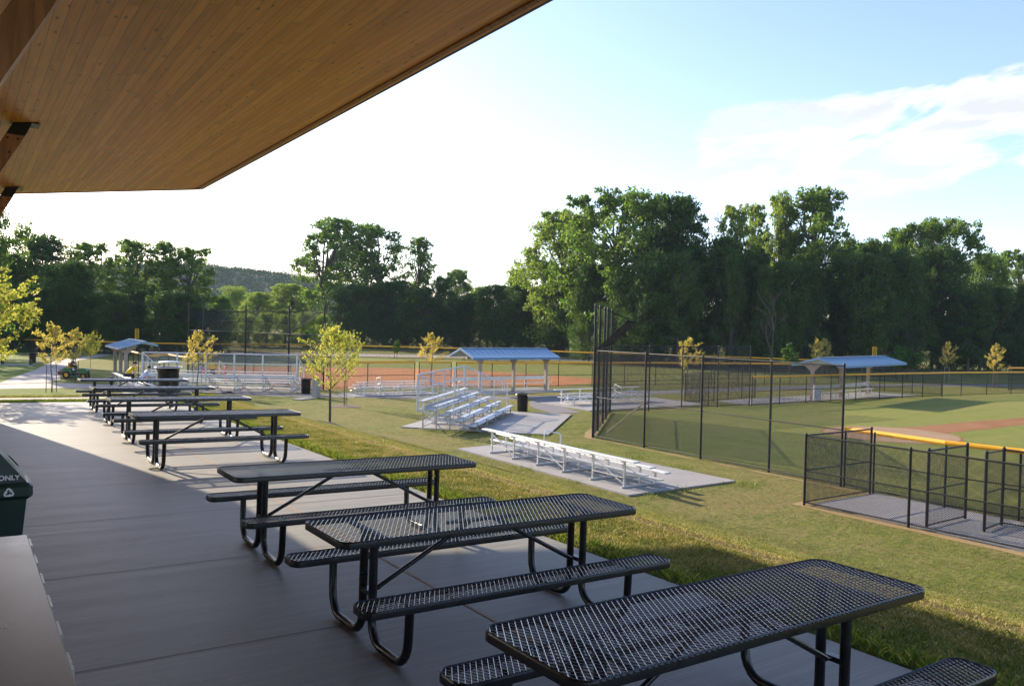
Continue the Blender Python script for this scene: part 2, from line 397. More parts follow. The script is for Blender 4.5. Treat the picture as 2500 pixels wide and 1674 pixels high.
def ribbon(name, cl, w, mat, dz=.008):
    cl = [Vector((*p, 0)) for p in cl]; pts = []
    for i in range(len(cl) - 1):
        n = max(1, int((cl[i + 1] - cl[i]).length / .5))
        for k in range(n): pts.append(cl[i].lerp(cl[i + 1], k / n))
    pts.append(cl[-1]); W = w if isinstance(w, (list, tuple)) else [w] * len(cl)
    for _ in range(6): pts = [pts[0]] + [(pts[i - 1] + pts[i] * 2 + pts[i + 1]) / 4 for i in range(1, len(pts) - 1)] + [pts[-1]]
    V = []; Q = []
    for i, p in enumerate(pts):
        d = (pts[min(i + 1, len(pts) - 1)] - pts[max(i - 1, 0)]).normalized(); n = Vector((-d.y, d.x, 0))
        wv = np.interp(i / (len(pts) - 1), np.linspace(0, 1, len(W)), W)
        for s in (-.5, 0, .5):
            q = p + n * (wv * s); V.append((q.x, q.y, T(q.x, q.y) + dz))
    for i in range(len(pts) - 1):
        for k in (0, 1): a = i * 3 + k; Q.append((a + 1, a, a + 3, a + 4))
    o = npmesh(name, V, Q, mat); o['kind'] = 'structure'; return o
def wob(poly, amp=.12, step=.6):
    "roughen an outline so a turf edge is not ruler straight"
    out = []
    for i in range(len(poly)):
        a, b = Vector(poly[i]), Vector(poly[(i + 1) % len(poly)]); n = max(1, int((b - a).length / step))
        for k in range(n):
            p = a.lerp(b, k / n); q = noise.noise(Vector((p.x * .8, p.y * .8, 3))) * amp + noise.noise(Vector((p.x * 3, p.y * 3, 1))) * amp * .4
            d = (b - a).normalized(); out.append((p.x - d.y * q, p.y + d.x * q))
    return out

def xd_(u, D): X = (u - 1250) / 1987. * D; return (.8259 * X + .5638 * D, -.5638 * X + .8259 * D)
# patio slab (built in its own drained plane)
P0 = (-9, -7, 5.1, 24.45)
def patch(name, x0, y0, x1, y1, z, mat, th=0):
    mb = MB()
    if th: mb.box(((x0 + x1) / 2, (y0 + y1) / 2, z - th / 2), (x1 - x0, y1 - y0, th))
    else: mb.quad((x0, y0, z), (x1, y0, z), (x1, y1, z), (x0, y1, z))
    o = mb.build(name, mat); o.matrix_world = PAT; o['kind'] = 'structure'; return o
patch('patio', *P0, 0, M['patio'], .18)
patch('patio_joint', 3.235, -7, 3.262, 24.4, .004, M['joint'])
for k, y in enumerate((1.2, 3.25, 5.3, 7.35, 9.4, 11.45, 13.5, 15.55, 17.6, 19.65, 21.7)): patch('patio_joint', -9, y - .004, 3.234, y + .004, .003, M['sawcut'])
for k, y in enumerate((4.3, 9.4, 14.5, 19.6)): patch('patio_joint', 3.263, y - .006, 5.09, y + .006, .003, M['sawcut'])
patch('patio_joint', .1 - 3, -7, .108 - 3, 24.4, .0035, M['sawcut'])
ribbon('path', [(-12, 25.65), (3, 25.65), (5.6, 25.9)], 1.25, M['pathc'])
# paths on the lawn beyond
sheet('path', [(-30, 66), (2.2, 62.1), (5.2, 62.6), (8, 60.2), (12.5, 54.5), (14.2, 52.8), (14.2, 50.6), (11, 53.8), (5.6, 57.9), (2.0, 58.4), (-30, 60)], M['pathc'], .008)
sheet('path', [(2.2, 62.4), (5.0, 62.9), (6.1, 65.5), (6.9, 75.9), (10.2, 92.7), (16, 108), (14.4, 108), (8.2, 92.8), (5.4, 77.8), (3.2, 67.6)], M['pathc'], .012)
ribbon('path', [(13.6, 51.6), (17, 48.3), (21, 46), (25.2, 43.4), (29, 41.9), (34, 41.3), (40, 42), (50, 41.8), (64, 41.2), (76, 37.6), (95, 31)], [1.9, 1.9, 1.9, 2.2, 2.4, 2.4, 2.5, 2.5, 2.6, 2.6, 2.6], M['asphalt'])
ribbon('path', [(33.2, 41.6), (29.2, 39.2), (27.2, 36.2), (26.6, 33.6)], [2.2, 2.0, 1.9, 1.7], M['asphalt'], .012)
sheet('path', [(30, 112), (31, 104), (60, 92), (82, 66), (90, 62), (64, 97), (40, 111)], M['pathc'], .006)
# field two
sheet('outfield', wob([(21.5, 51), (47, 49), (66, 46)] + [xd_(u, D) for u, D in ((2189, 82.5), (2132, 83.5), (1967, 87.5), (1730, 92.5), (1600, 94.5), (1437, 95.5), (1300, 98.5), (1053, 101.5), (875, 102.5), (620, 99.5), (455, 94.5), (380, 90))] + [(13, 70)], .1, 1), M['turf'], .006)
dp = [(20, 52), (22.3, 51.6), (38.9, 49.6), (45, 51.3)] + [(20.5 + 25.8 * math.cos(a), 53 + 25.5 * math.sin(a)) for a in np.linspace(.05, 1.6, 22)] + [(17.6, 77), (17.6, 60)]
sheet('infield', wob(dp, .15, .8), M['dirt'], .011)
# field one
sheet('outfield', wob([(22.1, 3), (22.1, 25.6), (28.95, 32.5), (39.7, 32.3), (70, 30.9), (80, 26), (80, -12), (40, -14)], .05, 1), M['turf'], .006)
hp = (35.0, 20.7)
cir = [(hp[0] + 3.1 * math.cos(a), hp[1] + 2.9 * math.sin(a)) for a in np.linspace(.42, 2 * math.pi - .35, 30)]
sheet('infield', wob(cir + [(46, 19.7), (80, 17.5), (80, 19.7), (49.4, 21.5)], .16, .5), M['dirt1'], .011)
sheet('home_plate_area', wob([(hp[0] + 3.0 * math.cos(a), hp[1] + 2.8 * math.sin(a)) for a in np.linspace(0, 2 * math.pi, 26)[:-1]], .1, .5), M['dirt2'], .016)
def slab(name, poly, h=.05):
    mb = MB(); mb.prism(poly, -.1, h); o = mb.build(name, M['pad']); o['kind'] = 'structure'; return o
slab('concrete_pad', [(15.1, 16.35), (19.45, 16.35), (19.0, 25.9), (15.1, 25.5)])
slab('concrete_pad', [(16.0, 31.9), (20.45, 27.1), (26.2, 32.8), (22.2, 37.3)])
slab('concrete_pad', [(28.3, 33.85), (37.6, 33.85), (37.6, 38.6), (28.3, 38.6)])
slab('concrete_pad', [(26.9, 44.6), (35.2, 44.6), (35.2, 48.1), (26.9, 48.1)])
slab('concrete_pad', [(19.9, 45.9), (25.8, 45.9), (25.8, 48.3), (19.9, 48.3)])
slab('concrete_pad', [(18.75, 2.0), (21.66, 2.0), (21.66, 13.2), (18.75, 13.2)], .03)
slab('concrete_pad', [(39.9, 32.75), (59, 32.75), (58, 36.2), (39.9, 35.4)], .04)
slab('concrete_pad', [(8.2, 50.8), (10.9, 50.8), (10.9, 59.6), (8.2, 59.6)], .03)
LB = -R(31); lbx = (math.cos(LB), math.sin(LB)); lby = (-lbx[1], lbx[0]); LB0 = (9.75, 55.0)
def lbp(u, v): return (LB0[0] + lbx[0] * u + lby[0] * v, LB0[1] + lbx[1] * u + lby[1] * v)
slab('concrete_pad', [lbp(-.4, -.3), lbp(9.8, -.3), lbp(9.8, 3.6), lbp(-.4, 3.6)], .03)
# bare soil strip where the mower cannot reach under the fences
sheet('bare_soil', wob([(18.4, 1.5), (18.72, 1.5), (18.72, 13.35), (21.6, 13.4), (21.6, 25.6), (28.5, 32.6), (28.3, 32.8), (21.5, 26.1), (21.42, 13.6), (18.35, 13.55)], .14, .3), M['soil'], .005)

# ------------------------------------------------------------------ picnic tables
def rrect(x, y, r, n=6):
    out = []
    for cx, cy, a0 in ((x - r, y - r, 0), (-x + r, y - r, 90), (-x + r, -y + r, 180), (x - r, -y + r, 270)):
        for k in range(n + 1): a = R(a0 + 90 * k / n); out.append((cx + r * math.cos(a), cy + r * math.sin(a)))
    return out
def lattice(name, L, W, r, z, parent, sw=.034, lw=.060):
    x1, y1 = L / 2 - .006, W / 2 - .006; rr = r
    def inside(x, y):
        ax, ay = abs(x), abs(y)
        if ax > x1 or ay > y1: return False
        if ax > x1 - rr and ay > y1 - rr: return (ax - x1 + rr) ** 2 + (ay - y1 + rr) ** 2 < rr * rr
        return True
    V = []; Q = []; h = .0021; hv = .0021; nxs = int(L / sw) + 2; nys = int(W / lw * 2) + 4
    for j in range(-nys // 2 - 1, nys // 2 + 1):
        for i in range(-nxs // 2 - 1, nxs // 2 + 2):
            off = .5 * sw if j % 2 else 0
            a = (i * sw + off, j * lw / 2)
            for sg in (-1, 1):
                b = (a[0] + sg * sw / 2, a[1] + lw / 2)
                if not (inside(*a) and inside(*b)):
                    if not inside((a[0] + b[0]) / 2, (a[1] + b[1]) / 2): continue
                d = Vector((b[0] - a[0], b[1] - a[1])).normalized(); n = (-d.y, d.x); bi = len(V)
                for p in (a, b):
                    V += [(p[0] + n[0] * h, p[1] + n[1] * h, z - hv), (p[0] + n[0] * h, p[1] + n[1] * h, z + hv), (p[0] - n[0] * h, p[1] - n[1] * h, z + hv), (p[0] - n[0] * h, p[1] - n[1] * h, z - hv)]
                for k in range(4): Q.append((bi + k, bi + (k + 1) % 4, bi + 4 + (k + 1) % 4, bi + 4 + k))
    return npmesh(name, V, Q, M['blackmesh'], parent)
def rim(L, W, r, z, parent, hh=.042):
    mb = MB(); o = rrect(L / 2, W / 2, r); n = len(o)
    prof = [(0, 0), (0, -hh), (.012, -hh), (.014, -.006), (.010, .0)]     # inset, z
    prof = [(.001, -.004), (0, -.008), (0, -hh), (.008, -hh), (.012, -.012), (.012, .0), (.006, .004)]
    vs = []; fs = []
    for ins, dz in prof:
        for x, y in rrect(L / 2 - ins, W / 2 - ins, r - ins): vs.append((x, y, z + dz))
    k = len(prof)
    for a in range(k):
        b = (a + 1) % k
        for i in range(n): fs.append((a * n + i, b * n + i, b * n + (i + 1) % n, a * n + (i + 1) % n)[::-1])
    mb.add(vs, fs); return mb.build('rim', M['black'], parent, True)
TL, TW, SW_, SO, SH = 2.44, .706, .245, .601, .445
tb = thing('picnic_table', 'x', 'picnic table', group='black picnic tables along the patio')
lt = lattice('tabletop', TL, TW, .09, .757, tb); rim(TL, TW, .09, .76, lt)
s1 = lattice('seat', TL, SW_, .075, SH - .003, tb); s1.location.y = -SO; rr_ = rim(TL, SW_, .075, SH, s1)
s2 = share(s1, 'seat', tb); s2.location.y = SO; share(rr_, 'rim', s2)
def legtube(sx, sy):
    x = .88 * sx; p = [(x, .075 * sy, .735), (x, .075 * sy, .17)]
    for k in range(1, 7): a = R(15 * k); p.append((x, (.075 + .14 * (1 - math.cos(a))) * sy, .17 - .138 * math.sin(a)))
    for k in range(0, 6): a = R(18 * k + 2); p.append((x, (SO - .14 + .0 + .14 * math.sin(a) - .01) * sy, .032 + .16 * (1 - math.cos(a))))
    p.append((x, (SO - .008) * sy, .20)); p.append((x, (SO) * sy, SH - .02))
    return MB().tube(p, .0285, 12).build('leg', M['black'], tb, True)
for sx in (-1, 1):
    for sy in (-1, 1): legtube(sx, sy)
    MB().bar((.88 * sx, -.09, .34), (.88 * sx, .09, .34), .05, .03).build('crossbar', M['black'], tb)
    mb = MB().tube([(.10 * sx, 0, .725), (.82 * sx, 0, .345)], .0165, 10); mb.bar((.80 * sx, 0, .35), (.87 * sx, 0, .34), .045, .012)
    mb.build('brace', M['black'], tb, True)
for sx in (-1, 1):
    MB().bar((.88 * sx, -TW / 2 + .02, .73), (.88 * sx, TW / 2 - .02, .73), .04, .022).build('support_bracket', M['black'], tb)
    for s_ in (-1, 1): MB().bar((.88 * sx, s_ * (SO - .1), SH - .03), (.88 * sx, s_ * (SO + .1), SH - .03), .035, .02).build('support_bracket', M['black'], tb)
MB().bar((-.3, 0, .728), (.3, 0, .728), .04, .02).build('support_bracket', M['black'], tb)
tpos = [(3.651, 21.82, -.0003), (3.555, 18.84, -.0003), (3.461, 15.87, -.0003), (3.353, 12.876, .0012), (3.222, 7.375, -.0084), (3.167, 4.94, .0002), (3.14, 2.658, .0079)]
tl = ['black mesh picnic table farthest from the camera, beside the big lidded trash can', 'black mesh picnic table second farthest in the row', 'black mesh picnic table third farthest in the row', 'black mesh picnic table fourth from the front, at the edge of the roof shadow', 'black mesh picnic table third from the front, just before the wide gap', 'black mesh picnic table second from the front, with both benches fully in view', 'nearest black mesh picnic table, cut off by the bottom edge of the photo']
for k, (x, y, a) in enumerate(tpos):
    m = PAT @ Matrix.Translation((x, y, 0)) @ Matrix.Rotation(a, 4, 'Z')
    if k == 0: tb.matrix_world = m; tb['label'] = tl[0]
    else: dup(tb, mat=m, label=tl[k])

# ------------------------------------------------------------------ pavilion
pv = thing('pavilion', 'open timber pavilion roof with knotty board soffit hanging over the patio', 'pavilion', mat=PAT)
RX, RZ0, RS, RY = 3.98, 4.85, .157, 17.1
def rz_(x, d=0): return RZ0 + RS * (x - RX) + d
sf = MB(); sf.quad((-9, -9, rz_(-9)), (-9, RY, rz_(-9)), (RX, RY, rz_(RX)), (RX, -9, rz_(RX))); sf.build('soffit', M['soffit'], pv)
tm = MB(); tm.bar((RX - .11, -9, rz_(RX - .11, -.012)), (RX - .11, RY - .1, rz_(RX - .11, -.012)), .05, .02); tm.build('edge_trim', M['timber'], pv)
rf = MB(); rf.add([(-9, -9, rz_(-9, .03)), (RX + .05, -9, rz_(RX, .03)), (RX + .05, RY + .05, rz_(RX, .03)), (-9, RY + .05, rz_(-9, .03)), (-9, -9, rz_(-9, .16)), (RX - .12, -9, rz_(RX, .16)), (RX - .12, RY - .12, rz_(RX, .16)), (-9, RY - .12, rz_(-9, .16))], [(3, 2, 1, 0), (4, 5, 6, 7), (0, 1, 5, 4), (1, 2, 6, 5), (2, 3, 7, 6), (3, 0, 4, 7)]); rf.build('roof', M['steel'], pv)
fa = MB(); fa.bar((RX + .012, -9, rz_(RX, .012)), (RX + .012, RY + .024, rz_(RX, .012)), .05, .024); fa.build('fascia', M['fascia'], pv)
fa = MB(); fa.bar((-9, RY + .012, rz_(-9, .012)), (RX - .013, RY + .012, rz_(RX, .012)), .024, .05); fa.build('fascia', M['fascia'], pv)
d_ = Vector((-.5, 0, -1)).normalized()
for y, xc in ((-.3, .575), (5.1, .585), (10.85, .575), (16.2, .715)):
    a = Vector((xc, y + .13, 4.33)); mb = MB()
    def col(s0, s1, w, dp_):
        p, q = a + d_ * s0, a + d_ * s1; w2 = w / 2
        vs = [(p.x - w2, y, p.z), (p.x + w2, y, p.z + (.03 if s0 == 0 else 0)), (p.x + w2, y + dp_, p.z + (.03 if s0 == 0 else 0)), (p.x - w2, y + dp_, p.z), (q.x - w2, y, q.z), (q.x + w2, y, q.z), (q.x + w2, y + dp_, q.z), (q.x - w2, y + dp_, q.z)]
        return vs, [(0, 1, 2, 3), (7, 6, 5, 4), (0, 4, 5, 1), (1, 5, 6, 2), (2, 6, 7, 3), (3, 7, 4, 0)]
    vs, fs = col(.19, 4.9, .185, .18); mb.add(vs, fs); br = mb.build('raking_column', M['timber'], pv)
    b2 = MB(); vs, fs = col(.0, .187, .185, .16); b2.add(vs, fs); b2.box((xc + .03, y + .12, 4.318), (.26, .27, .006)); b2.build('steel_head', M['steel'], br)
    b3 = MB()
    for s_ in (.24, .42):
        for ox in (-.05, .05): p = a + d_ * s_; b3.lathe([(.012, -.0), (.012, .01), (0.0001, .01)], 8, (0, 0, 0)); n_ = len(b3.v); b3.v[n_ - 24:] = [(p.x + ox + q[0], y - q[2], p.z + q[1]) for q in b3.v[n_ - 24:]]
    b3.build('bolt', M['steel'], br)
# unseen block added past the left edge, sized to cast the patio shadow
bb = thing('shadow_block', 'unseen tan masonry block added at the far end of the pavilion to cast a shadow', 'shadow caster', mat=PAT)
MB().box((-2.85, 19.55, 2.45), (6.4, 3.9, 4.9)).build('wall', M['tan'], bb)
MB().box((-2.85, 19.55, 4.95), (6.46, 3.96, .1)).build('roof', M['steel'], bb)

# counter with notched edge
ct = thing('serving_counter', 'pale stone counter with notched edge in the bottom left corner', 'counter', mat=PAT)
cx1, cy0, cy1, cz = .296, 1.0, 4.33, 1.05
mb = MB(); mb.box(((cx1 - 1.6) / 2 - 0.0, (cy0 + cy1) / 2, cz - .03), (cx1 + 1.6 - .005, cy1 - cy0, .06), bev=.004); mb.build('countertop', M['stone'], ct)
mb = MB(); mb.box((cx1 - .004, (cy0 + cy1) / 2, cz - .052), (.010, cy1 - cy0 - .02, .012)); y = cy0 + .05
while y < cy1 - .02:
    mb.box((cx1 + .0, y + .075, cz - .038), (.016, .148, .05), bev=.002); y += .31
mb.build('edge_blocks', simple('pale_edge_tile', (.42, .45, .40), .3), ct)
MB().box((-.72, (cy0 + cy1) / 2, .495), (1.84, cy1 - cy0 - .1, .99)).build('base_wall', M['tan'], ct)

# recycling bin
bn = thing('recycling_bin', 'dark green recycling bin with peaked lid at the left edge', 'bin', mat=PAT @ Matrix.Translation((.17, 6.6, 0)))
def taper(mb, z0, w0, d0, z1, w1, d1):
    vs = [(sx * w / 2, sy * d / 2, z) for z, w, d in ((z0, w0, d0), (z1, w1, d1)) for sx, sy in ((-1, -1), (1, -1), (1, 1), (-1, 1))]
    return mb.add(vs, [(3, 2, 1, 0), (4, 5, 6, 7), (0, 1, 5, 4), (1, 2, 6, 5), (2, 3, 7, 6), (3, 0, 4, 7)])
mb = MB(); taper(mb, 0, .38, .38, .84, .50, .50); mb.build('body', M['bin'], bn)
mb = MB(); mb.box((0, 0, .895), (.57, .54, .11), bev=.025); mb.build('rim_band', M['bin'], bn, True)
lid = MB(); taper(lid, .951, .50, .46, 1.20, .10, .36); lo = lid.build('lid', M['bin'], bn)
ho = MB(); ho.lathe([(.0001, 0), (.05, 0), (.05, .004)], 20); o = ho.build('opening', M['steel'], lo); o.location = (.178, -.02, 1.068); o.rotation_euler = (0, R(51), 0)
def text(s, size, loc, rot, parent, mat=None, name='lettering'):
    c = bpy.data.curves.new(name, 'FONT'); c.body = s; c.size = size; c.extrude = .0008; c.align_x = 'CENTER'; c.align_y = 'CENTER'; c.offset = .0012
    o = bpy.data.objects.new(name, c); COL.objects.link(o); bpy.context.view_layer.update()
    me = bpy.data.meshes.new_from_object(o.evaluated_get(bpy.context.evaluated_depsgraph_get())); bpy.data.objects.remove(o)
    me.materials.append(mat or M['white']); q = bpy.data.objects.new(name, me); COL.objects.link(q); q.parent = parent; q.location = loc; q.rotation_euler = rot; return q
text('ONLY', .046, (.145, -.231, .985), (R(75), 0, 0), bn)
mb = MB()
for k in range(3):
    a0 = R(90 + 120 * k); pts = []
    c0 = Vector((.03 * math.cos(a0), .03 * math.sin(a0))); mb.tr = Matrix.Rotation(a0 - R(90), 4, 'Z')
    mb.prism([(-.020, .014), (-.010, .033), (.008, .033), (.017, .018), (.024, .022), (.018, .003), (-.001, .011), (.006, .014), (.001, .022), (-.004, .022), (-.011, .010)], 0, .0012)
mb.tr = None; o = mb.build('recycling_symbol', M['white'], bn); o.location = (.145, -.2725, .893); o.rotation_euler = (R(90), 0, 0); o.scale = (.95, .95, .95)

# manhole in the patio
mh = thing('manhole_cover', 'round steel cover set in the sunlit patio concrete', 'manhole cover', mat=PAT @ Matrix.Translation((1.36, 19.35, .003)))
mb = MB(); mb.lathe([(.17, .0), (.165, .006), (.145, .006), (.14, .003)], 28); mb.build('ring', M['steel'], mh); MB().lathe([(.138, .0), (.137, .003), (.0001, .003)], 28).build('cover', M['patio'], mh)

# ------------------------------------------------------------------ trash cans
def make_can(lid):
    c = thing('trash_can', 'x', 'trash can', group='black slatted trash cans')
    mb = MB(); n = 30
    for k in range(n):
        a = 2 * math.pi * k / n; ca, sa = math.cos(a), math.sin(a); pr = [(.265, .03), (.278, .45), (.285, .78), (.30, .84), (.335, .895), (.37, .92)]
        w = .019
        for (r0, z0), (r1, z1) in zip(pr[:-1], pr[1:]):
            vs = []
            for r, z in ((r0, z0), (r1, z1)):
                for dr in (0, .006):
                    for s in (-1, 1): vs.append(((r + dr) * ca - s * w * sa, (r + dr) * sa + s * w * ca, z))
            mb.add(vs, [(0, 1, 3, 2), (4, 6, 7, 5), (0, 4, 5, 1), (2, 3, 7, 6), (0, 2, 6, 4), (1, 5, 7, 3)])
    mb.build('slatted_body', M['black'], c)
    mb = MB(); mb.lathe([(.262, .03), (.282, .03), (.282, .06), (.262, .06)], 30); mb.lathe([(.276, .79), (.296, .79), (.296, .83), (.276, .83)], 30); mb.lathe([(.272, .44), (.288, .44), (.288, .47), (.272, .47)], 30)
    mb.build('hoop', M['black'], c, True)
    mb = MB(); mb.lathe([(.36, .915), (.385, .915), (.39, .93), (.38, .945), (.355, .94), (.36, .915)], 32); mb.build('rim', M['galv'] if lid else M['black'], c, True)
    MB().lathe([(.22, .06), (.25, .86), (.27, .9), (.25, .9), (.24, .86)], 24).build('liner', M['steel'], c)
    mb = MB()
    for k in range(3): a = R(90 + 120 * k) if lid else R(120 * k); mb.tube([(.25 * math.cos(a), .25 * math.sin(a), .9), (.22 * math.cos(a), .22 * math.sin(a), 1.07)], .01, 6)
    if lid:
        mb.build('lid_rod', M['black'], c); mb = MB(); mb.lathe([(.0001, 1.068), (.27, 1.068), (.275, 1.08), (.26, 1.092), (.0001, 1.12)], 32); mb.build('lid', M['galv'], c, True)
    else:
        mb = MB(); mb.tube([(-.12, .2, .93), (-.12, .2, 1.0), (.12, .2, 1.0), (.12, .2, .93)], .008, 6); mb.build('handle', M['black'], c)
    return c
c = make_can(True); c.location = (5.12, 25.3, zp(5.12, 25.3) - .02); c.rotation_euler = (0, 0, .4); c['label'] = 'big slatted black trash can with flat raised lid behind the farthest picnic table'
c = make_can(False); c.location = (24.75, 35.15, 0.0); c['label'] = 'slatted black trash can on the path corner right of the five-row bleacher'
dup(c, loc=(18.03, 49.15, 0), label='slatted black trash can at the path beside the concrete pillar')
dup(c, loc=(5.9, 88.5, 0), label='small far trash can in the shade beside the path at far left')

# ------------------------------------------------------------------ bleachers
def bleacher3(L, name='low_bleacher'):
    o = thing(name, 'x', 'bleacher', group='three-row aluminium bleachers')
    sm = None
    for r in range(3):
        z = .82 - .2 * r; y = .6 * r
        mb = MB(); 
        for k in (-1, 1): mb.box((L / 2, y + k * .062, z - .02), (L, .118, .04), bev=.006)
        st = mb.build('seat', M['aluw'], o)
        mb = MB()
        for xe in (.0, L): mb.box((xe + (.004 if xe else -.004), y, z - .02), (.012, .25, .046))
        mb.build('end_cap', M['galv'], st)
        if r < 2:
            MB().box((L / 2, y + .36, z - .42 if r == 0 else z - .40), (L, .24, .035), bev=.005).build('footboard', M['aluw'], o)
    nf = max(4, int(round(L / 1.5)) + 1)
    for k in range(nf):
        x = .5 + (L - 1.0) * k / (nf - 1); mb = MB()
        for r in range(3):
            z = .82 - .2 * r; mb.box((x, .6 * r - .0, (z - .04 + .03) / 2), (.055, .055, z - .07)); mb.box((x, .6 * r, z - .055), (.06, .25, .03))
        mb.box((x, .62, .03), (.05, 1.45, .05)); mb.bar((x + .03, .05, .36), (x + .03, 1.2, .36 - .22), .03)
        mb.bar((x - .03, 0.02, .62), (x - .03, .62, .3), .025)
        mb.build('frame', M['alu'], o)
    mb = MB()
    for k in range(0, nf - 1, 2):
        x0 = .5 + (L - 1.0) * k / (nf - 1); x1 = .5 + (L - 1.0) * (k + 1) / (nf - 1)
        mb.bar((x0, -.03, .72), (x1, -.03, .12), .022); mb.bar((x0, -.035, .30), (x1, -.035, .30), .022)
    mb.build('cross_brace', M['aluw'], o)
    xh = L * .37; mb = MB(); p = [(xh, 1.15, .0), (xh, 1.15 + .03, .8)]
    for k in range(1, 6): a = R(18 * k); p.append((xh, 1.18 - .13 * (1 - math.cos(a)), .82 + .13 * math.sin(a)))
    for k in range(1, 6): a = R(18 * k); p.append((xh, .62 - .13 * math.sin(a) + .0, .97 + .09 - .13 * (1 - math.cos(a)) + .0))
    p.append((xh, .48, .5)); p.append((xh, .48, .25)); mb.tube(p, .019, 8); mb.tube([(xh, 1.17, .55), (xh, .49, .68)], .016, 8)
    mb.build('handrail', M['galv'], o, True)
    return o
b = bleacher3(7.9); b.location = (15.62, 24.5, .05); b.rotation_euler = (0, 0, -R(90)); b['label'] = 'nearest three-row bleacher, sunlit white, below the grass bank'
dup(b, loc=(8.62, 59.2, .03), label='three-row bleacher at far left with spectators sitting on it')
b = bleacher3(4.9); b.location = (20.3, 46.5, .05); b['label'] = 'short three-row bleacher standing behind the big five-row bleacher'; 
b = bleacher3(6.6); b.location = (35.5, 37.8, .05); b.rotation_euler = (0, 0, R(180)); b['label'] = 'three-row bleacher partly hidden behind the near backstop'
def bleacher5(L, aisle):
    o = thing('guarded_bleacher', 'x', 'bleacher', group='five-row aluminium bleachers')
    for r in range(5):
        z = 1.23 - .2 * r; y = .6 * r
        segs = [(0, L)] if r == 0 else [(0, aisle - .45), (aisle + .45, L)]
        mb = MB()
        for a, c_ in segs: mb.box(((a + c_) / 2, y, z - .02), (c_ - a, .25, .04), bev=.006)
        mb.build('seat', M['aluw'], o)
        if r < 4:
            zf = z - .41; mb = MB()
            for k in (-.12, .12): mb.box((L / 2, y + .36 + k, zf), (L, .225, .035), bev=.004)
            
            if r == 0: mb.box((L / 2, y + .125, zf + .11), (L, .02, .19))
            mb.build('footboard', M['alu'], o)
            if r: MB().box((aisle, y + .0, z - .2), (.85, .22, .03)).build('aisle_step', M['alu'], o)
    nf = max(4, int(round(L / 1.83)) + 1)
    for k in range(nf):
        x = .25 + (L - .5) * k / (nf - 1); mb = MB()
        for r in range(5):
            z = 1.23 - .2 * r; mb.box((x, .6 * r, (z - .04) / 2 + .01), (.05, .05, z - .06))
            if r < 4: mb.box((x, .6 * r + .3, z - .445), (.045, .66, .05))
        mb.box((x, 1.2, .025), (.05, 2.75, .05)); mb.bar((x + .03, 0, .95), (x + .03, 2.3, .12), .03); mb.bar((x - .03, 0, .1), (x - .03, 1.2, .62), .03)
        mb.build('frame', M['alu'], o)
    mb = MB()
    for k in range(0, nf - 1):
        x0 = .25 + (L - .5) * k / (nf - 1); x1 = .25 + (L - .5) * (k + 1) / (nf - 1)
        if k % 2: mb.bar((x0, -.03, .1), (x1, -.03, .6), .03); mb.bar((x0, -.045, .6), (x1, -.045, .1), .03)
    mb.build('cross_brace', M['alu'], o)
    # guard rails
    yb = -.16; ht = 2.34; mb = MB(); mb.tube([(-.12, yb, ht), (L + .12, yb, ht)], .03, 8); mb.tube([(-.12, yb, 1.72), (L + .12, yb, 1.72)], .026, 8); mb.tube([(-.12, yb, .85), (L + .12, yb, .85)], .026, 8); mb.build('rear_rail', M['galv'], o, True)
    for k in range(nf):
        x = .25 + (L - .5) * k / (nf - 1) if 0 < k < nf - 1 else (-.12 if k == 0 else L + .12)
        MB().box((x, yb + .045, 1.55), (.10, .04, 1.62)).build('rail_post', M['galv'], o)
    m_ = MB(); m_.quad((-.12, yb, .85), (L + .12, yb, .85), (L + .12, yb, ht), (-.12, yb, ht), [(0, 0), (L, 0), (L, 1.5), (0, 1.5)])
    m_.build('rear_mesh', M['chaingalv'], o)
    for x in (-.12, L + .12):
        mb = MB(); y1 = 2.15; mb.tube([(x, yb, ht), (x, y1, 1.48), (x, y1, .32)], .03, 8); mb.tube([(x, yb, .85), (x, y1, .12)], .026, 8)
        mb.tube([(x, yb, .8), (x, yb, ht)], .024, 8)
        for yy in (.75, 1.45): zt = ht + (1.48 - ht) * (yy - yb) / (y1 - yb); mb.tube([(x, yy, zt), (x, yy, .85 - .73 * (yy - yb) / (y1 - yb))], .018, 8)
        mb.build('side_rail', M['galv'], o, True)
        m_ = MB(); m_.quad((x, yb, .85), (x, y1, .12), (x, y1, 1.48), (x, yb, ht), [(0, .85), (2.3, .12), (2.3, 1.48), (0, 2.34)]); m_.build('side_mesh', M['chaingalv'], o)
    xh = aisle; mb = MB(); p = [(xh, 2.35, .05), (xh, 2.35, .95), (xh, 2.28, 1.08), (xh, 2.2, 1.14), (xh, .75, 1.82), (xh, .62, 1.84), (xh, .52, 1.74), (xh, .52, .85)]
    mb.tube(p, .02, 8); mb.tube([(xh, 2.35, .7), (xh, .52, 1.42)], .017, 8); mb.build('aisle_handrail', M['galv'], o, True)
    return o
b = bleacher5(7.7, 3.6); t_, n_ = 41.0, -10.4
b.location = (t_ * .71 + n_ * .70, t_ * .70 - n_ * .71, .05); b.rotation_euler = (0, 0, -R(135.4)); b['label'] = 'five-row silver bleacher with guard rails facing the near backstop'
b = bleacher5(9.3, 4.4); b.location = (*LB0, .03); b.rotation_euler = (0, 0, LB); b['label'] = 'long five-row bleacher at left seen from behind, below the far backstop'

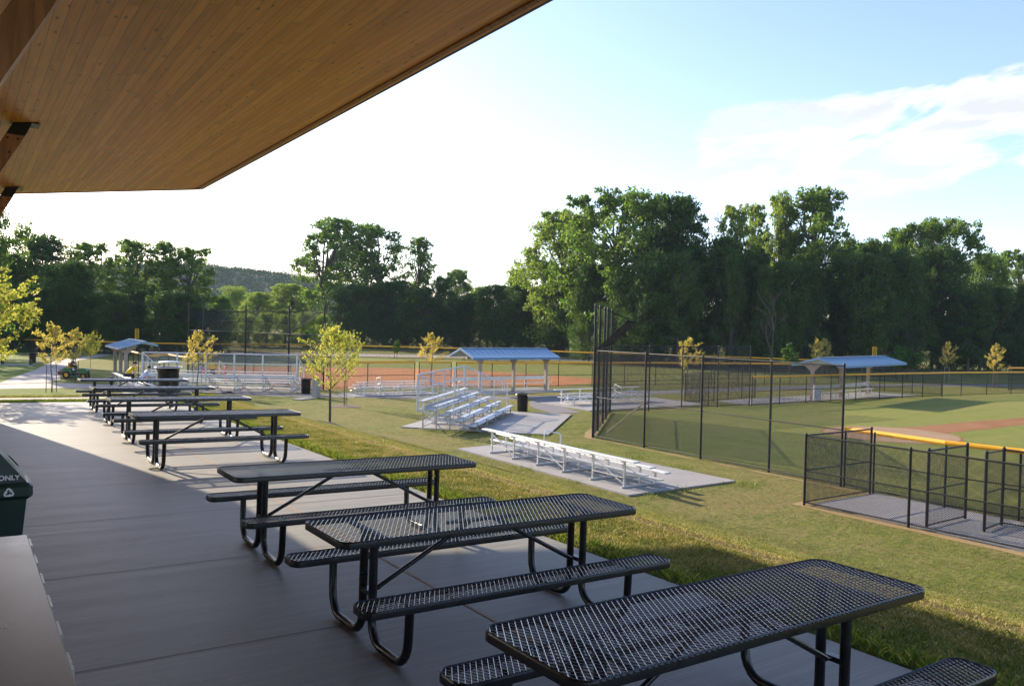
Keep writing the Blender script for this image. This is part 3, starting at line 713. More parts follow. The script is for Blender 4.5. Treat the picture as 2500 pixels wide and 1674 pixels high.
# ------------------------------------------------------------------ fences
def fence(name, label, pts, h, posts=None, spacing=3., cap=None, mid=True, bottom=True, group=None, pr=.03, cat='fence', mesh=True, top=True, z0=0., wave=0.):
    o = thing(name, label, cat, (pts[0][0], pts[0][1], z0), 0, group); bx, by = pts[0]
    P = [Vector((x - bx, y - by, 0)) for x, y in pts]
    if posts is None:
        posts = []
        for a, b_ in zip(P[:-1], P[1:]):
            n = max(1, round((b_ - a).length / spacing))
            for k in range(n): posts.append(a.lerp(b_, k / n))
        posts.append(P[-1])
    else: posts = [Vector((x - bx, y - by, 0)) for x, y in posts]
    pm = None
    for q in posts[:100]:
        if pm is None:
            mb = MB(); mb.tube([(0, 0, -.05), (0, 0, h + .03)], pr, 10); mb.lathe([(pr * 1.15, h + .02), (pr * 1.1, h + .045), (pr * .6, h + .07), (.0001, h + .075)], 10)
            pm = mb.build('post', M['fence'], o, True); pm.location = q
        else: s_ = share(pm, 'post', o); s_.location = q
    def rail(nm, z, r, mat, sag=0, off=0):
        mb = MB()
        for a, b_ in zip(P[:-1], P[1:]):
            L = (b_ - a).length; n = max(1, int(L / 1.5)) if sag else 1
            pp = [a.lerp(b_, k / n) + Vector((0, 0, z + (noise.noise(Vector((a.x + k * 1.3, a.y, 5))) * sag if 0 < k < n else 0))) for k in range(n + 1)]
            mb.tube(pp, r, 8)
        return mb.build(nm, mat, o, True)
    if top: rail('top_rail', h, .022, M['fence'])
    if mid: rail('mid_rail', h * mid if isinstance(mid, float) else h / 2, .018, M['fence'])
    if bottom: rail('bottom_rail', .09, .018, M['fence'])
    if cap: rail('safety_cap', h + .03, cap, M['yellow'], wave)
    if mesh:
        mb = MB(); d = 0
        for a, b_ in zip(P[:-1], P[1:]):
            L = (b_ - a).length
            nn = Vector((-(b_ - a).y, (b_ - a).x, 0)).normalized() * .005
            for s_ in (0,): mb.quad((a.x + nn.x * s_, a.y + nn.y * s_, .04), (b_.x + nn.x * s_, b_.y + nn.y * s_, .04), (b_.x + nn.x * s_, b_.y + nn.y * s_, h), (a.x + nn.x * s_, a.y + nn.y * s_, h), [(d, s_ * .004), (d + L, s_ * .004), (d + L, h + s_ * .004), (d, h + s_ * .004)])
            d += L
        mb.build('chain_link', M['chain'], o)
    return o
NF = [(21.76, 25.8), (21.72, 14.35)]
fence('backstop_fence', 'tall black chain-link wing fence right of the near backstop, above the near bleacher', NF, 3.6, [(21.73, 22.74), (21.74, 19.89), (21.78, 16.98), (21.74, 14.35)], mid=.47, pr=.038)
fence('backstop_fence', 'tall black chain-link wing fence running right from the far end of the near backstop', [(28.85, 32.75), (39.74, 32.55)], 3.56, [(31.53, 32.7), (34.04, 32.65), (36.95, 32.6), (39.74, 32.55)], mid=.47, pr=.035)
def backstop(label, pts, wall_h, post_h, hood_z, fwd, hood_span, tall=True):
    bx, by = pts[0][:2]; o = thing('backstop', label, 'backstop', (bx, by, 0))
    P = [Vector((x - bx, y - by, 0)) for x, y, _ in pts]; d = (P[-1] - P[0]).normalized(); n = Vector(fwd).normalized()
    for p, (_, _, hh) in zip(P, pts):
        mb = MB(); mb.tube([p + Vector((0, 0, -.05)), p + Vector((0, 0, hh))], .055, 12); mb.lathe([(.06, hh), (.05, hh + .03), (.0001, hh + .04)], 12, tuple(p)); mb.build('post', M['fence'], o, True)
    up = lambda p, z: p + Vector((0, 0, z))
    mb = MB()
    for z, r in ((wall_h, .028), (wall_h * .47, .022), (.09, .022)): mb.tube([up(P[0], z), up(P[-1], z)], r, 8)
    mb.build('wall_rail', M['fence'], o, True)
    L = (P[-1] - P[0]).length; mb = MB(); 
    for s_ in (-.008, .008): mb.quad(up(P[0], .05) + n * s_, up(P[-1], .05) + n * s_, up(P[-1], wall_h) + n * s_, up(P[0], wall_h) + n * s_, [(s_, 0), (L + s_, 0), (L + s_, wall_h), (s_, wall_h)])
    mb.build('chain_link', M['chainthick'], o)
    a, b_ = P[hood_span[0]], P[hood_span[1]]; A, B = up(a, hood_z) + Vector(fwd), up(b_, hood_z) + Vector(fwd); A0, B0 = up(a, wall_h), up(b_, wall_h)
    mb = MB(); k = max(3, round((b_ - a).length / 1.7))
    for i in range(k + 1): t = i / k; mb.tube([A0.lerp(B0, t), A.lerp(B, t)], .024, 8)
    mb.tube([A, B], .03, 8); mb.tube([A0.lerp(A, .5), B0.lerp(B, .5)], .022, 8)
    mb.build('hood_frame', M['fencedull'], o, True)
    Lh = (b_ - a).length; s_ = (A - A0).length
    for p_, q_, e_ in ((P[0], A0, A), (P[-1], B0, B)):
        if hood_span != (0, len(P) - 1): mb = MB(); tp = up(p_, hood_z); mb.add([q_, e_, tp], [(0, 1, 2)]); mb.uv[0] = [(0, 0), (.5, s_), ((tp - q_).length, s_)]; mb.build('hood_mesh', M['chainthick'], o)
    mb = MB(); mb.quad(A0, B0, B, A, [(0, 0), (Lh, 0), (Lh, s_), (0, s_)]); mb.build('hood_mesh', M['chainthick'], o)
    return o, P, A, B, A0, B0
A_ = np.array([21.76, 25.8]); D_ = np.array([28.85, 32.85]) - A_
pp = [(*(A_ + D_ * t), 5.49) for t in (0.0, .226, .51, .70, 1.0)]
o, P, A, B, A0, B0 = backstop('near black backstop with angled mesh hood, right of the five-row bleacher', pp, 3.6, 5.49, 4.86, (.92, -.92, 0), (0, 4))
mb = MB(); mb.tube([P[4] + Vector((0, 0, 5.4)), B], .018, 6); mb.tube([P[2] + Vector((0, 0, 5.4)), A.lerp(B, .5)], .014, 6); mb.build('stay', M['fencedull'], o)
MB().bar((.12, -.35, .06), (.10, -2.95, 1.75), .06, .04).build('loose_plank', M['stakepale']); pl = bpy.data.objects['loose_plank']; pl.location = (21.76, 25.8, 0); tagk(pl, label='pale wooden plank leaning inside the tall near fence', category='plank')
def xd(u, D): X = (u - 1250) / 1987. * D; return (.8259 * X + .5638 * D, -.5638 * X + .8259 * D)
pp = [(*xd(460, 64), 5.72), (*xd(496, 62), 5.68), (*xd(599, 59.5), 5.66), (*xd(705, 56.7), 5.62), (*xd(791, 54), 5.56)]
o, P, A, B, A0, B0 = backstop('far black backstop behind the long left bleacher', pp, 3.6, 5.6, 5.16, (1.2, .47, 0), (1, 3))
mb = MB(); f_ = Vector((1.2, .47, 0))
for i_, j_, E_ in ((0, 1, A), (4, 3, B)):
    p, q = P[i_], P[j_]; mb.tube([p + Vector((0, 0, 5.2)), E_], .024, 6); mb.tube([p + Vector((0, 0, 5.2)), q + Vector((0, 0, 3.6))], .026, 6); 
mb.build('stay', M['fencedull'], o)
# yellow-topped fences
YG = 'yellow-capped chain-link fences'
fence('capped_fence', 'near yellow-capped fence along the batting enclosure at right', [(21.83, 14.3), (21.6, 11.2), (21.9, 9.5), (21.7, 2.)], 1.7, [(21.83, 14.3), (21.63, 13.25), (21.6, 11.2), (21.88, 9.5), (21.75, 6.5), (21.7, 3.6)], cap=.068, wave=.03, group=YG)
fence('enclosure_fence', 'low black outer fence of the near enclosure, nearest the grass bank', [(18.52, 13.28), (18.66, 10.51), (18.75, 8.0), (18.75, 2)], 1.85, [(18.52, 13.28), (18.66, 10.51), (18.75, 6.9), (18.75, 3.8)], pr=.033)
fence('enclosure_fence', 'black end fence closing the left side of the near enclosure', [(18.55, 13.28), (21.55, 13.3)], 1.85, [(21.55, 13.3)], pr=.033)
fence('enclosure_fence', 'black divider fence across the middle of the near enclosure', [(18.9, 10.2), (20.75, 10.24)], 1.85, pr=.036)
fence('enclosure_fence', 'short black divider fence at the right of the near enclosure', [(19.78, 9.32), (20.85, 9.43), (21.1, 7.2)], 1.85, pr=.036)
fence('capped_fence', 'long yellow-capped fence in front of the right dugout', [(39.9, 32.5), (47.6, 32.35), (55.4, 31.96), (62.2, 31.3), (68, 30.4), (84, 27)], 1.72, spacing=2.6, cap=.06, wave=.02, group=YG)
fence('capped_fence', 'yellow-capped fence starting at the far right edge, behind the long one', [(72.9, 32.8), (90, 30)], 1.85, cap=.07, wave=.02, group=YG)
fence('enclosure_fence', 'black gate fence behind the right dugout bench', [(39.9, 35.5), (44.5, 36.0)], 1.8, spacing=1.5)
fence('enclosure_fence', 'black end fence of the far enclosure left of the right dugout', [(37.3, 33.6), (37.4, 35.6), (39.9, 35.5)], 1.8, spacing=1.6)
fence('enclosure_fence', 'black gate and end fence closing the right end of the right dugout', [(57.5, 36.4), (60.2, 36.2), (60.9, 32.1)], 1.8, spacing=2.2)
fence('capped_fence', 'yellow-capped fence behind the middle dugout, left part up to the gate', [(20.4, 51.9), (23.3, 51.6), (26.8, 51.4)], 1.78, [(23.3, 51.6), (26.8, 51.4)], cap=.075, wave=.03, group=YG)
fence('capped_fence', 'short yellow-capped gate between two fences left of the middle dugout', [(27.1, 51.3), (29.2, 50.4)], 1.78, cap=.06, group=YG)
fence('capped_fence', 'yellow-capped fence behind the middle dugout, right part beyond the gate', [(29.5, 50.2), (31.9, 49.2), (37.4, 48.5), (46, 47), (58.1, 43.4), (66, 41.8)], 1.78, spacing=2.8, cap=.075, wave=.02, group=YG)
ofp = [xd(u, D) for u, D in ((-60, 99), (300, 96), (455, 95), (620, 100), (875, 103), (1053, 102), (1300, 99), (1437, 96), (1600, 95), (1730, 93), (1967, 88), (2132, 84), (2189, 83))]
fence('capped_fence', 'far yellow-capped outfield fence curving along the foot of the woods', ofp, 1.47, spacing=4.2, cap=.075, wave=.02, mid=False, group=YG)
fence('capped_fence', 'yellow-capped fence running from the left dugout toward the far backstop', [(11.25, 70.4), (11.25, 66), (11.3, 61.9), (11.9, 61.6)], 1.8, spacing=2.1, cap=.075, group=YG)
fence('capped_fence', 'short yellow-capped fence seen through the left end of the long bleacher', [xd(372, 60), xd(412, 60.5), xd(458, 57)], 1.75, spacing=2, cap=.085, wave=.05, group=YG)
fence('capped_fence', 'low black-railed warning fence inside the far outfield', [xd(470, 68), xd(620, 68), xd(800, 69)], .95, spacing=4, mid=False, mesh=False, bottom=False)
# foul poles
for (x, y), nm in ((xd(330, 97), 'left, above the left dugout'), (xd(2131, 85), 'right, behind the right dugout')):
    o = thing('foul_pole', 'yellow foul pole with mesh flag at ' + nm, 'foul pole', (x, y, 0), -YAW); MB().tube([(0, 0, 0), (0, 0, 3.1)], .05, 8).build('pole', M['yellow'], o)
    mb = MB(); 
    for a, b_ in (((0, 0, 3.1), (.4, 0, 3.1)), ((.4, 0, 3.1), (.4, 0, 1.95)), ((0, 0, 1.95), (.4, 0, 1.95))): mb.bar(a, b_, .05)
    mb.build('flag_frame', M['yellow'], o); m_ = MB(); m_.quad((0, .001, 1.95), (.4, .001, 1.95), (.4, .001, 3.1), (0, .001, 3.1), [(0, 0), (.4, 0), (.4, 1.15), (0, 1.15)]); m_.build('flag_mesh', M['chainyellow'], o)

# ------------------------------------------------------------------ dugouts
def dugout(label, loc, rz, L, front, back, post_x, post_y, bench=True, eave=2.3, ridge=2.87, flip=1):
    "local x along ridge from 0..L, front eave at y=0, ridge at y=front, rear eave at front+back"
    o = thing('dugout', label, 'dugout', loc, rz)
    r = MB(); th = .10; zb = ridge - (ridge - eave) * back / front
    sec = [(0, eave), (front, ridge), (front + back, zb)]
    mb = MB(); vs = [(x, y, z + dz) for x in (0, L) for dz in (0, th) for y, z in sec]
    fs = [(0, 3, 4, 1), (1, 4, 5, 2), (6, 7, 10, 9), (7, 8, 11, 10), (3, 9, 10, 4), (4, 10, 11, 5), (0, 1, 7, 6), (1, 2, 8, 7), (0, 6, 9, 3), (2, 5, 11, 8)]
    mb.add(vs, fs); ro = mb.build('roof', M['blue'], o)
    n = int(L / .41); mb = MB(); 
    for k in range(n + 1):
        x = .02 + (L - .04) * k / n
        mb.bar((x, 0.0, eave + th + .015), (x, front, ridge + th + .015), .03, .03); mb.bar((x, front, ridge + th + .015), (x, front + back, zb + th + .015), .03, .03)
    mb.build('standing_seam', M['blue'], ro)
    mb = MB(); mb.box((L / 2, front, ridge + th + .025), (L + .04, .22, .03)); mb.build('ridge_cap', M['blue'], ro)
    mb = MB(); mb.box((L / 2, -.015, eave + th / 2 - .01), (L + .04, .03, th + .04)); 
    mb.build('fascia', simple('blue_trim', (.08, .21, .38), .4), ro)
    for px_ in post_x:
        mb = MB(); mb.box((px_, post_y, (eave + .1) / 2), (.16, .22, eave + .1)); mb.add([(px_ - .08, post_y - .1, eave - .35), (px_ + .08, post_y - .1, eave - .35), (px_ + .08, post_y - .6, eave + .13), (px_ - .08, post_y - .6, eave + .13), (px_ - .08, post_y - .1, eave + .13), (px_ + .08, post_y - .1, eave + .13), (px_ - .08, post_y + .1, eave - .35), (px_ + .08, post_y + .1, eave - .35), (px_ + .08, post_y + .8, eave + .25), (px_ - .08, post_y + .8, eave + .25), (px_ - .08, post_y + .1, eave + .25), (px_ + .08, post_y + .1, eave + .25)], [(0, 1, 2, 3), (0, 3, 4), (1, 5, 2), (6, 9, 8, 7), (6, 10, 9), (7, 8, 11)])
        mb.build('column', M['tan'], o)
    MB().box((L / 2, post_y, eave + .05), (L - .3, .12, .14)).build('beam', M['tan'], o)
    return o
def bench(label, loc, rz, L, face=1):
    o = thing('players_bench', label, 'bench', loc, rz)
    MB().box((L / 2, 0, .44), (L, .26, .04), bev=.006).build('seat', M['aluw'], o); MB().box((L / 2, -.22 * face, .80), (L, .03, .24), bev=.006).build('backrest', M['aluw'], o)
    n = max(2, round(L / 2)); mb = MB()
    for k in range(n + 1):
        x = .3 + (L - .6) * k / n; mb = MB(); mb.bar((x, -.16 * face, 0), (x, -.22 * face, .92), .05, .04); mb.bar((x, .10 * face, 0), (x, .08 * face, .42), .05, .04); mb.bar((x, -.18 * face, .40), (x, .12 * face, .40), .05, .04); mb.bar((x, -.16 * face, .03), (x, .1 * face, .03), .04)
        mb.build('leg', M['alu'], o)
    return o
dugout('open dugout with blue metal roof right of the five-row bleacher, centre of the picture', (27.45, 44.62, 0), 0, 7.05, 1.62, 1.5, (1.2, 3.9, 6.65), 1.05)
bench('silver players bench under the middle dugout roof', (27.3, 46.9, .05), 0, 8.2, -1)
dugout('right dugout with long blue roof seen past the near fence', (46.6, 30.95, 0), R(11), 11.5, 1.6, 1.75, (.35, 4.9, 9.7), 2.05, eave=2.3, ridge=2.76)
bench('silver players bench under the right dugout roof', (47.3, 33.0, .04), R(10), 8.6, -1)
dugout('left dugout with blue roof seen end on at far left', (9.3, 68.0, 0), -R(90), 6.1, 1.62, .9, (.7, 3.2, 5.4), .55, eave=2.28, ridge=2.74)
pn = MB(); pn.box((0, 0, .52), (.75, .1, .95), bev=.01); o = pn.build('notice_board', M['white']); o.location = (46.7, 32.75, .04); tagk(o, label='small pale board leaning at the first post of the right dugout', category='board')
# concrete pillar
o = thing('concrete_pillar', 'square concrete pillar standing on the grass beside the path near the far trash can', 'pillar', (17.55, 46.1, 0), .5)
MB().box((0, 0, .58), (.36, .36, 1.16), bev=.02).build('shaft', M['pillar'], o); MB().box((-.95, .1, .03), (1.3, .7, .06)).build('footing', M['pad'], o)
# far-left bench with sign slab
o = thing('park_bench', 'low dark bench on a pale slab in the shade at far left', 'bench', (4.2, 84.8, 0), -.5)
MB().box((0, 0, .05), (3.4, 1.1, .08)).build('slab', M['pad'], o); MB().box((.2, .1, .47), (2.6, .4, .05)).build('seat', M['bin'], o); mb = MB()
for x in (-1, 1.4): mb.box((x, .1, .25), (.12, .35, .42))
mb.build('leg', M['bin'], o)

# ------------------------------------------------------------------ trees
def quads(P, U, W, name, mat, parent):
    "leaf quads: centres P, half axes U and W"
    V = np.stack([P - U, P - W * 1.0, P + U, P + W * 1.0], 1).reshape(-1, 3); n = len(P)
    return npmesh(name, V, np.arange(n * 4).reshape(n, 4), mat, parent)
def rdir(n, zbias=0):
    v = rng.normal(size=(n, 3)); v[:, 2] += zbias; return v / np.linalg.norm(v, axis=1)[:, None]
def leaves(C, rad, per, size, flat=.55, droop=0):
    "clusters of leaves round centres C; returns P,U,W"
    n = len(C); P = np.repeat(C, per, 0); r_ = np.repeat(rad, per)[:, None]
    d = rng.normal(size=(n * per, 3)); d /= np.linalg.norm(d, axis=1)[:, None]; d *= (rng.random((n * per, 1)) ** .45); d[:, 2] *= flat
    P = P + d * r_
    s = size * (.6 + .8 * rng.random((n * per, 1)))
    u = rdir(n * per); w = np.cross(u, rdir(n * per)); w /= np.linalg.norm(w, axis=1)[:, None] + 1e-6
    return P, u * s, w * s * .55
def big_tree(name, label, kind, seed, leaf, bark='bark', group=None):
    """20 m tree at the origin: trunk, limbs that run to crown lobes, leaf clumps spread over the lobes"""
    rs = random.Random(seed); global rng; rng = np.random.default_rng(seed)
    Ht = 20.
    K = dict(round=dict(c0=.16, w=.33, n=24, lr=(2.1, 3.4), fork=.26, cl=22, lf=46), airy=dict(c0=.30, w=.27, n=22, lr=(1.5, 2.6), fork=.36, cl=16, lf=32),
        wide=dict(c0=.16, w=.45, n=38, lr=(1.9, 3.2), fork=.24, cl=19, lf=38), bush=dict(c0=.0, w=.42, n=22, lr=(3.0, 4.4), fork=.1, cl=22, lf=44),
        column=dict(c0=.24, w=.16, n=17, lr=(1.4, 2.3), fork=.36, cl=15, lf=32), lean=dict(c0=.36, w=.32, n=26, lr=(1.6, 2.8), fork=.3, cl=17, lf=36))[kind]
    o = thing(name, label, 'tree', (0, 0, 0), 0, group); mb = MB()
    lx = -2.2 if kind == 'lean' else 0
    tr = [Vector((rs.uniform(-.25, .25) * k + lx * (k / 5) ** 2, rs.uniform(-.25, .25) * k, Ht * .8 * k / 5)) for k in range(6)]
    mb.tube(tr, .4, 8, taper=[.46, .36, .30, .22, .15, .07])
    lobes = []
    for k in range(K['n']):
        t = (k + .5) / K['n']; t = K['c0'] + (1 - K['c0']) * (t ** .8); f = (t - K['c0']) / (1 - K['c0'])
        env = math.sqrt(max(0, 1 - ((f - .48) / .56) ** 2)) if kind != 'bush' else math.sqrt(max(0, 1 - max(0, (f - .3) / .72) ** 2))
        az = k * 2.4 + rs.uniform(-.5, .5); q = rs.uniform(.45, 1.0) if kind != 'bush' else rs.uniform(.2, 1); r = rs.uniform(*K['lr']) * (1 - .25 * f)
        R0 = max(.2, K['w'] * Ht * env - r * .6)
        c = Vector((math.cos(az) * R0 * q + lx * t * 1.4, math.sin(az) * R0 * q, min(Ht - r * .75, t * Ht)))
        lobes.append((c, r))
        s0 = tr[2 if t < .5 else 3].lerp(tr[3 if t < .5 else 4], rs.random()) if kind != 'bush' else Vector((0, 0, rs.uniform(.3, 3)))
        s0.z = min(s0.z, c.z - .5) if c.z > 3 else s0.z
        md = s0.lerp(c, .5) + Vector((rs.gauss(0, .5), rs.gauss(0, .5), rs.uniform(.0, .9))); mb.tube([s0, s0.lerp(md, .5) + Vector((0, 0, .2)), md, md.lerp(c, .6), c], .12, 6, taper=[.17, .14, .11, .08, .04], caps=False)
        for _ in range(4):
            dv = Vector((rs.gauss(0, 1), rs.gauss(0, 1), rs.gauss(.2, .7))).normalized() * r * .9; mb.tube([md.lerp(c, rs.uniform(.3, 1)), c + dv * .5, c + dv], .04, 4, taper=[.055, .035, .015], caps=False)
    C = []; rad = []
    for c, r in lobes:
        d = rng.normal(size=(K['cl'], 3)); d /= np.linalg.norm(d, axis=1)[:, None]; d[:, 2] = d[:, 2] * .8 + .12; q = r * (.35 + .75 * rng.random((K['cl'], 1))); C.append(np.array(c) + d * q); rad.append(np.full(K['cl'], .42 * r) * (.55 + .8 * rng.random(K['cl'])))
    C = np.vstack(C); rad = np.concatenate(rad); C[:, 2] = np.clip(C[:, 2], .4, Ht - .3)
    P, U, W = leaves(C, rad, K['lf'], .20, .7); quads(P, U, W, 'crown', M[leaf], o); mb.build('trunk', M[bark], o)
    return o
protos = {}
def proto(kind, leaf, seed, bark='bark'):
    key = (kind, leaf, seed)
    if key not in protos: protos[key] = [big_tree('tree', 'x', kind, seed, leaf, bark), False]
    return protos[key]
def put(kind, leaf, seed, u, vtop, D, wpx=None, label='', group=None, name='tree', rz=None, bark='bark', z0=0, wide_up=False):
    "stand a tree where its top reaches the height seen; width in metres from wpx"
    pr = proto(kind, leaf, seed, bark); x, y = xd(u, D); hor = 837 - 45 + (u - 1250) * .022
    h = H + (hor - vtop) * D / 1987 - z0; s = h / 20.
    base_w = {'round': 13.5, 'airy': 10.5, 'wide': 18, 'bush': 19, 'column': 8, 'lean': 13}[kind]
    sw = (wpx * (1.3 if wide_up else 1) * D / 1987) / base_w if wpx else s
    o = pr[0] if not pr[1] else dup(pr[0]); pr[1] = True
    o.location = (x, y, z0); o.scale = (sw, sw, s); o.rotation_euler = (0, 0, random.uniform(0, 6.28) if rz is None else rz)
    o['label'] = label; o.name = name
    if group: o['group'] = group
    return o
YW = -YAW
W_ = 'woods behind the ball fields'
L_ = [
 # kind, leaf, seed, u, vtop, D, width px, label
 ('round', 'leafdark', 1, 100, 574, 112, 125, 'round-topped dark tree, highest of the left woods'),
 ('bush', 'leafdark', 2, 30, 620, 108, 150, 'bushy dark tree at the left edge behind the golden sapling'),
 ('airy', 'leafmid', 3, 212, 592, 116, 125, 'airy tree with sky showing through, right of the highest left tree'),
 ('airy', 'leafmid', 4, 318, 586, 112, 110, 'tall open-crowned tree above the left dugout roof'),
 ('column', 'leafmid', 5, 402, 588, 113, 85, 'slender open tree rising left of the far backstop'),
 ('airy', 'leafmid', 6, 462, 605, 110, 110, 'last open-crowned tree of the left woods, beside the hill'),
 ('round', 'leafdark', 7, 165, 640, 104, 130, 'dark rounded tree in the middle of the left woods'),
 ('lean', 'leafmid', 8, 783, 532, 108, 175, 'tall leaning tree with bare forked trunk, left end of the centre woods'),
 ('airy', 'leafmid', 9, 912, 553, 110, 118, 'tall airy tree in the middle of the centre woods'),
 ('column', 'leafmid', 10, 1020, 578, 110, 78, 'narrow double-topped tree at the right of the centre woods'),
 ('round', 'leafmid', 11, 1113, 658, 122, 75, 'small round treetop in the gap between centre and right woods'),
 ('round', 'leafmid', 12, 1170, 700, 150, 70, 'distant tree low in the notch between the two woods'),
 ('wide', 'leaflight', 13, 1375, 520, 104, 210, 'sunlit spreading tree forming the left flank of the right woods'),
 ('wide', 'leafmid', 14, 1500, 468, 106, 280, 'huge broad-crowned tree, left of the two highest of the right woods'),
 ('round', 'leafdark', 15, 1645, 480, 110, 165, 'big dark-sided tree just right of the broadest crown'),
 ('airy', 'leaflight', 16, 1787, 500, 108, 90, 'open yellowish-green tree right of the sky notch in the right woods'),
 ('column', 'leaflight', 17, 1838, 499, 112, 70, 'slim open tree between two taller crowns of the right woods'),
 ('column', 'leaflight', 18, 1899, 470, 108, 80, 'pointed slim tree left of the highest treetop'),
 ('airy', 'leafmid', 19, 1985, 460, 106, 165, 'highest tree of the right woods with branches reaching right'),
 ('round', 'leafmid', 20, 2100, 592, 112, 100, 'lower rounded tree right of the highest treetop'),
 ('airy', 'leafmid', 21, 2205, 548, 108, 110, 'left half of the broad open tree near the right edge'),
 ('wide', 'leafmid', 22, 2290, 533, 108, 170, 'broad open-crowned tree standing above the woods near the right edge'),
 ('round', 'leafmid', 23, 2400, 620, 116, 110, 'rounded tree at the foot of the broad one near the right edge'),
 ('airy', 'leafmid', 24, 2475, 610, 120, 120, 'last treetop at the right edge of the picture'),
 ('bush', 'leaflight', 25, 2440, 700, 104, 120, 'yellow-green bushy tree near the right edge'),
 ('round', 'leaflight', 26, 2130, 665, 98, 85, 'bright yellow-green tree in front of the dark right woods'),
 ('round', 'leaflight', 27, 628, 714, 170, 75, 'pale sunlit round tree below the hill behind the far backstop'),  # light leaf colour stands in for haze here and on the next three
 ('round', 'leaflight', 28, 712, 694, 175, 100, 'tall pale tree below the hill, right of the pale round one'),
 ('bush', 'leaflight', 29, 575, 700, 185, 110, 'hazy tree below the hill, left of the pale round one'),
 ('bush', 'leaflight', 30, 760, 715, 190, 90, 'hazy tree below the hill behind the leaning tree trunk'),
 ('round', 'leafyoung', 31, 538, 722, 118, 55, 'bright green small tree at the right end of the left woods'),
 ('bush', 'leafyoung', 32, 762, 765, 110, 70, 'bright green bushy tree beside the leaning tree trunk'),
 ('bush', 'leaflight', 33, 335, 690, 110, 80, 'yellow-green low tree glowing between the open trees at left'),
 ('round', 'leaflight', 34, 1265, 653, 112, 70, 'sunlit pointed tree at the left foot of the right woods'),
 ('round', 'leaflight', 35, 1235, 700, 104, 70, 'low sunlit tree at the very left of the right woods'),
 ('bush', 'leaflight', 36, 1490, 742, 104, 80, 'pale leafy tree behind the posts of the near backstop'),
]
def push(u, D):
    "the centre woods stand well behind the outfield, the flanks nearer"
    f = np.interp(u, [640, 700, 1180, 1430, 1520], [1.0, 1.38, 1.38, 1.12, 1.0]); return D * f if D < 130 and u > 600 else D
L_ = [(*k[:5], push(k[3], k[5]), *k[6:]) for k in L_]
for k in L_: put(*k[:7], label=k[7], group=W_, wide_up=True)
# tall tree whose edge hangs into the frame at the far left
put('wide', 'leafmid', 14, -75, 430, 84, 270, label='tall tree at the left edge, only its twigs reaching into view under the roof', group=W_)
# lower dark row: same few trees repeated
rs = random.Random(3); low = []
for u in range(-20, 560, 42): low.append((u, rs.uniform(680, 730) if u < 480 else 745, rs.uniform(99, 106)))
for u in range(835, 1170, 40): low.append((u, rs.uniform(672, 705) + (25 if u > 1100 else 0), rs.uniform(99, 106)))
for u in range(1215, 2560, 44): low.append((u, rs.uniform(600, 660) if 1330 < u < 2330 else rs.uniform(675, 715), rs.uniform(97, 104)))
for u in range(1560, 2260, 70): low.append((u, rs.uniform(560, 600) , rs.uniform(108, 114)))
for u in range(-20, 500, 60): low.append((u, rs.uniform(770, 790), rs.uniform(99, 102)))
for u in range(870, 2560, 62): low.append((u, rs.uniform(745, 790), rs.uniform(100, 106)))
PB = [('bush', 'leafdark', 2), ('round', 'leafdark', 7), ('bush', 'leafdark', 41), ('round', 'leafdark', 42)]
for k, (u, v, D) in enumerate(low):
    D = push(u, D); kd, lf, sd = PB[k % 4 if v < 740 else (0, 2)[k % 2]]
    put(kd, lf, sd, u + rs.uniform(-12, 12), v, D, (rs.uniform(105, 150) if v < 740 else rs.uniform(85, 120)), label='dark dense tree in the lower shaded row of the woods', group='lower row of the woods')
for k, u in enumerate(range(560, 790, 45)):
    put('bush', 'leaflight', 29, u, 762 + 6 * (k % 2), 135, 80, label='low shrub mass with haze-pale leaves beyond the far outfield below the hill', group='shrubs beyond the far outfield')  # haze on these shrubs is put into the lighter leaf colour
# bare dead tree standing in front of the dark woods
def bare_tree():
    rs = random.Random(5); o = thing('bare_tree', 'leafless grey tree in front of the darkest part of the right woods', 'tree', (*xd(1880, 88), 0)); mb = MB()
    def g(p, d, L, r, lv):
        pts = [p]; q = p.copy(); dd = d.normalized()
        for k in range(4): dd = (dd + Vector((rs.gauss(0, .12), rs.gauss(0, .12), rs.gauss(0, .06)))).normalized(); q = q + dd * L / 4; pts.append(q.copy())
        mb.tube(pts, r, 4, taper=[r * (1 - .15 * k) for k in range(5)], caps=False)
        if lv < 4:
            for _ in range(3):
                az = rs.uniform(0, 6.28); g(pts[rs.randint(2, 4)], dd * .9 + Vector((math.cos(az), math.sin(az), .25)) * .65, L * .62, r * .55, lv + 1)
    g(Vector((0, 0, 0)), Vector((.25, 0, 1)), 4.6, .13, 0); mb.build('trunk', M['bark'], o)
bare_tree()

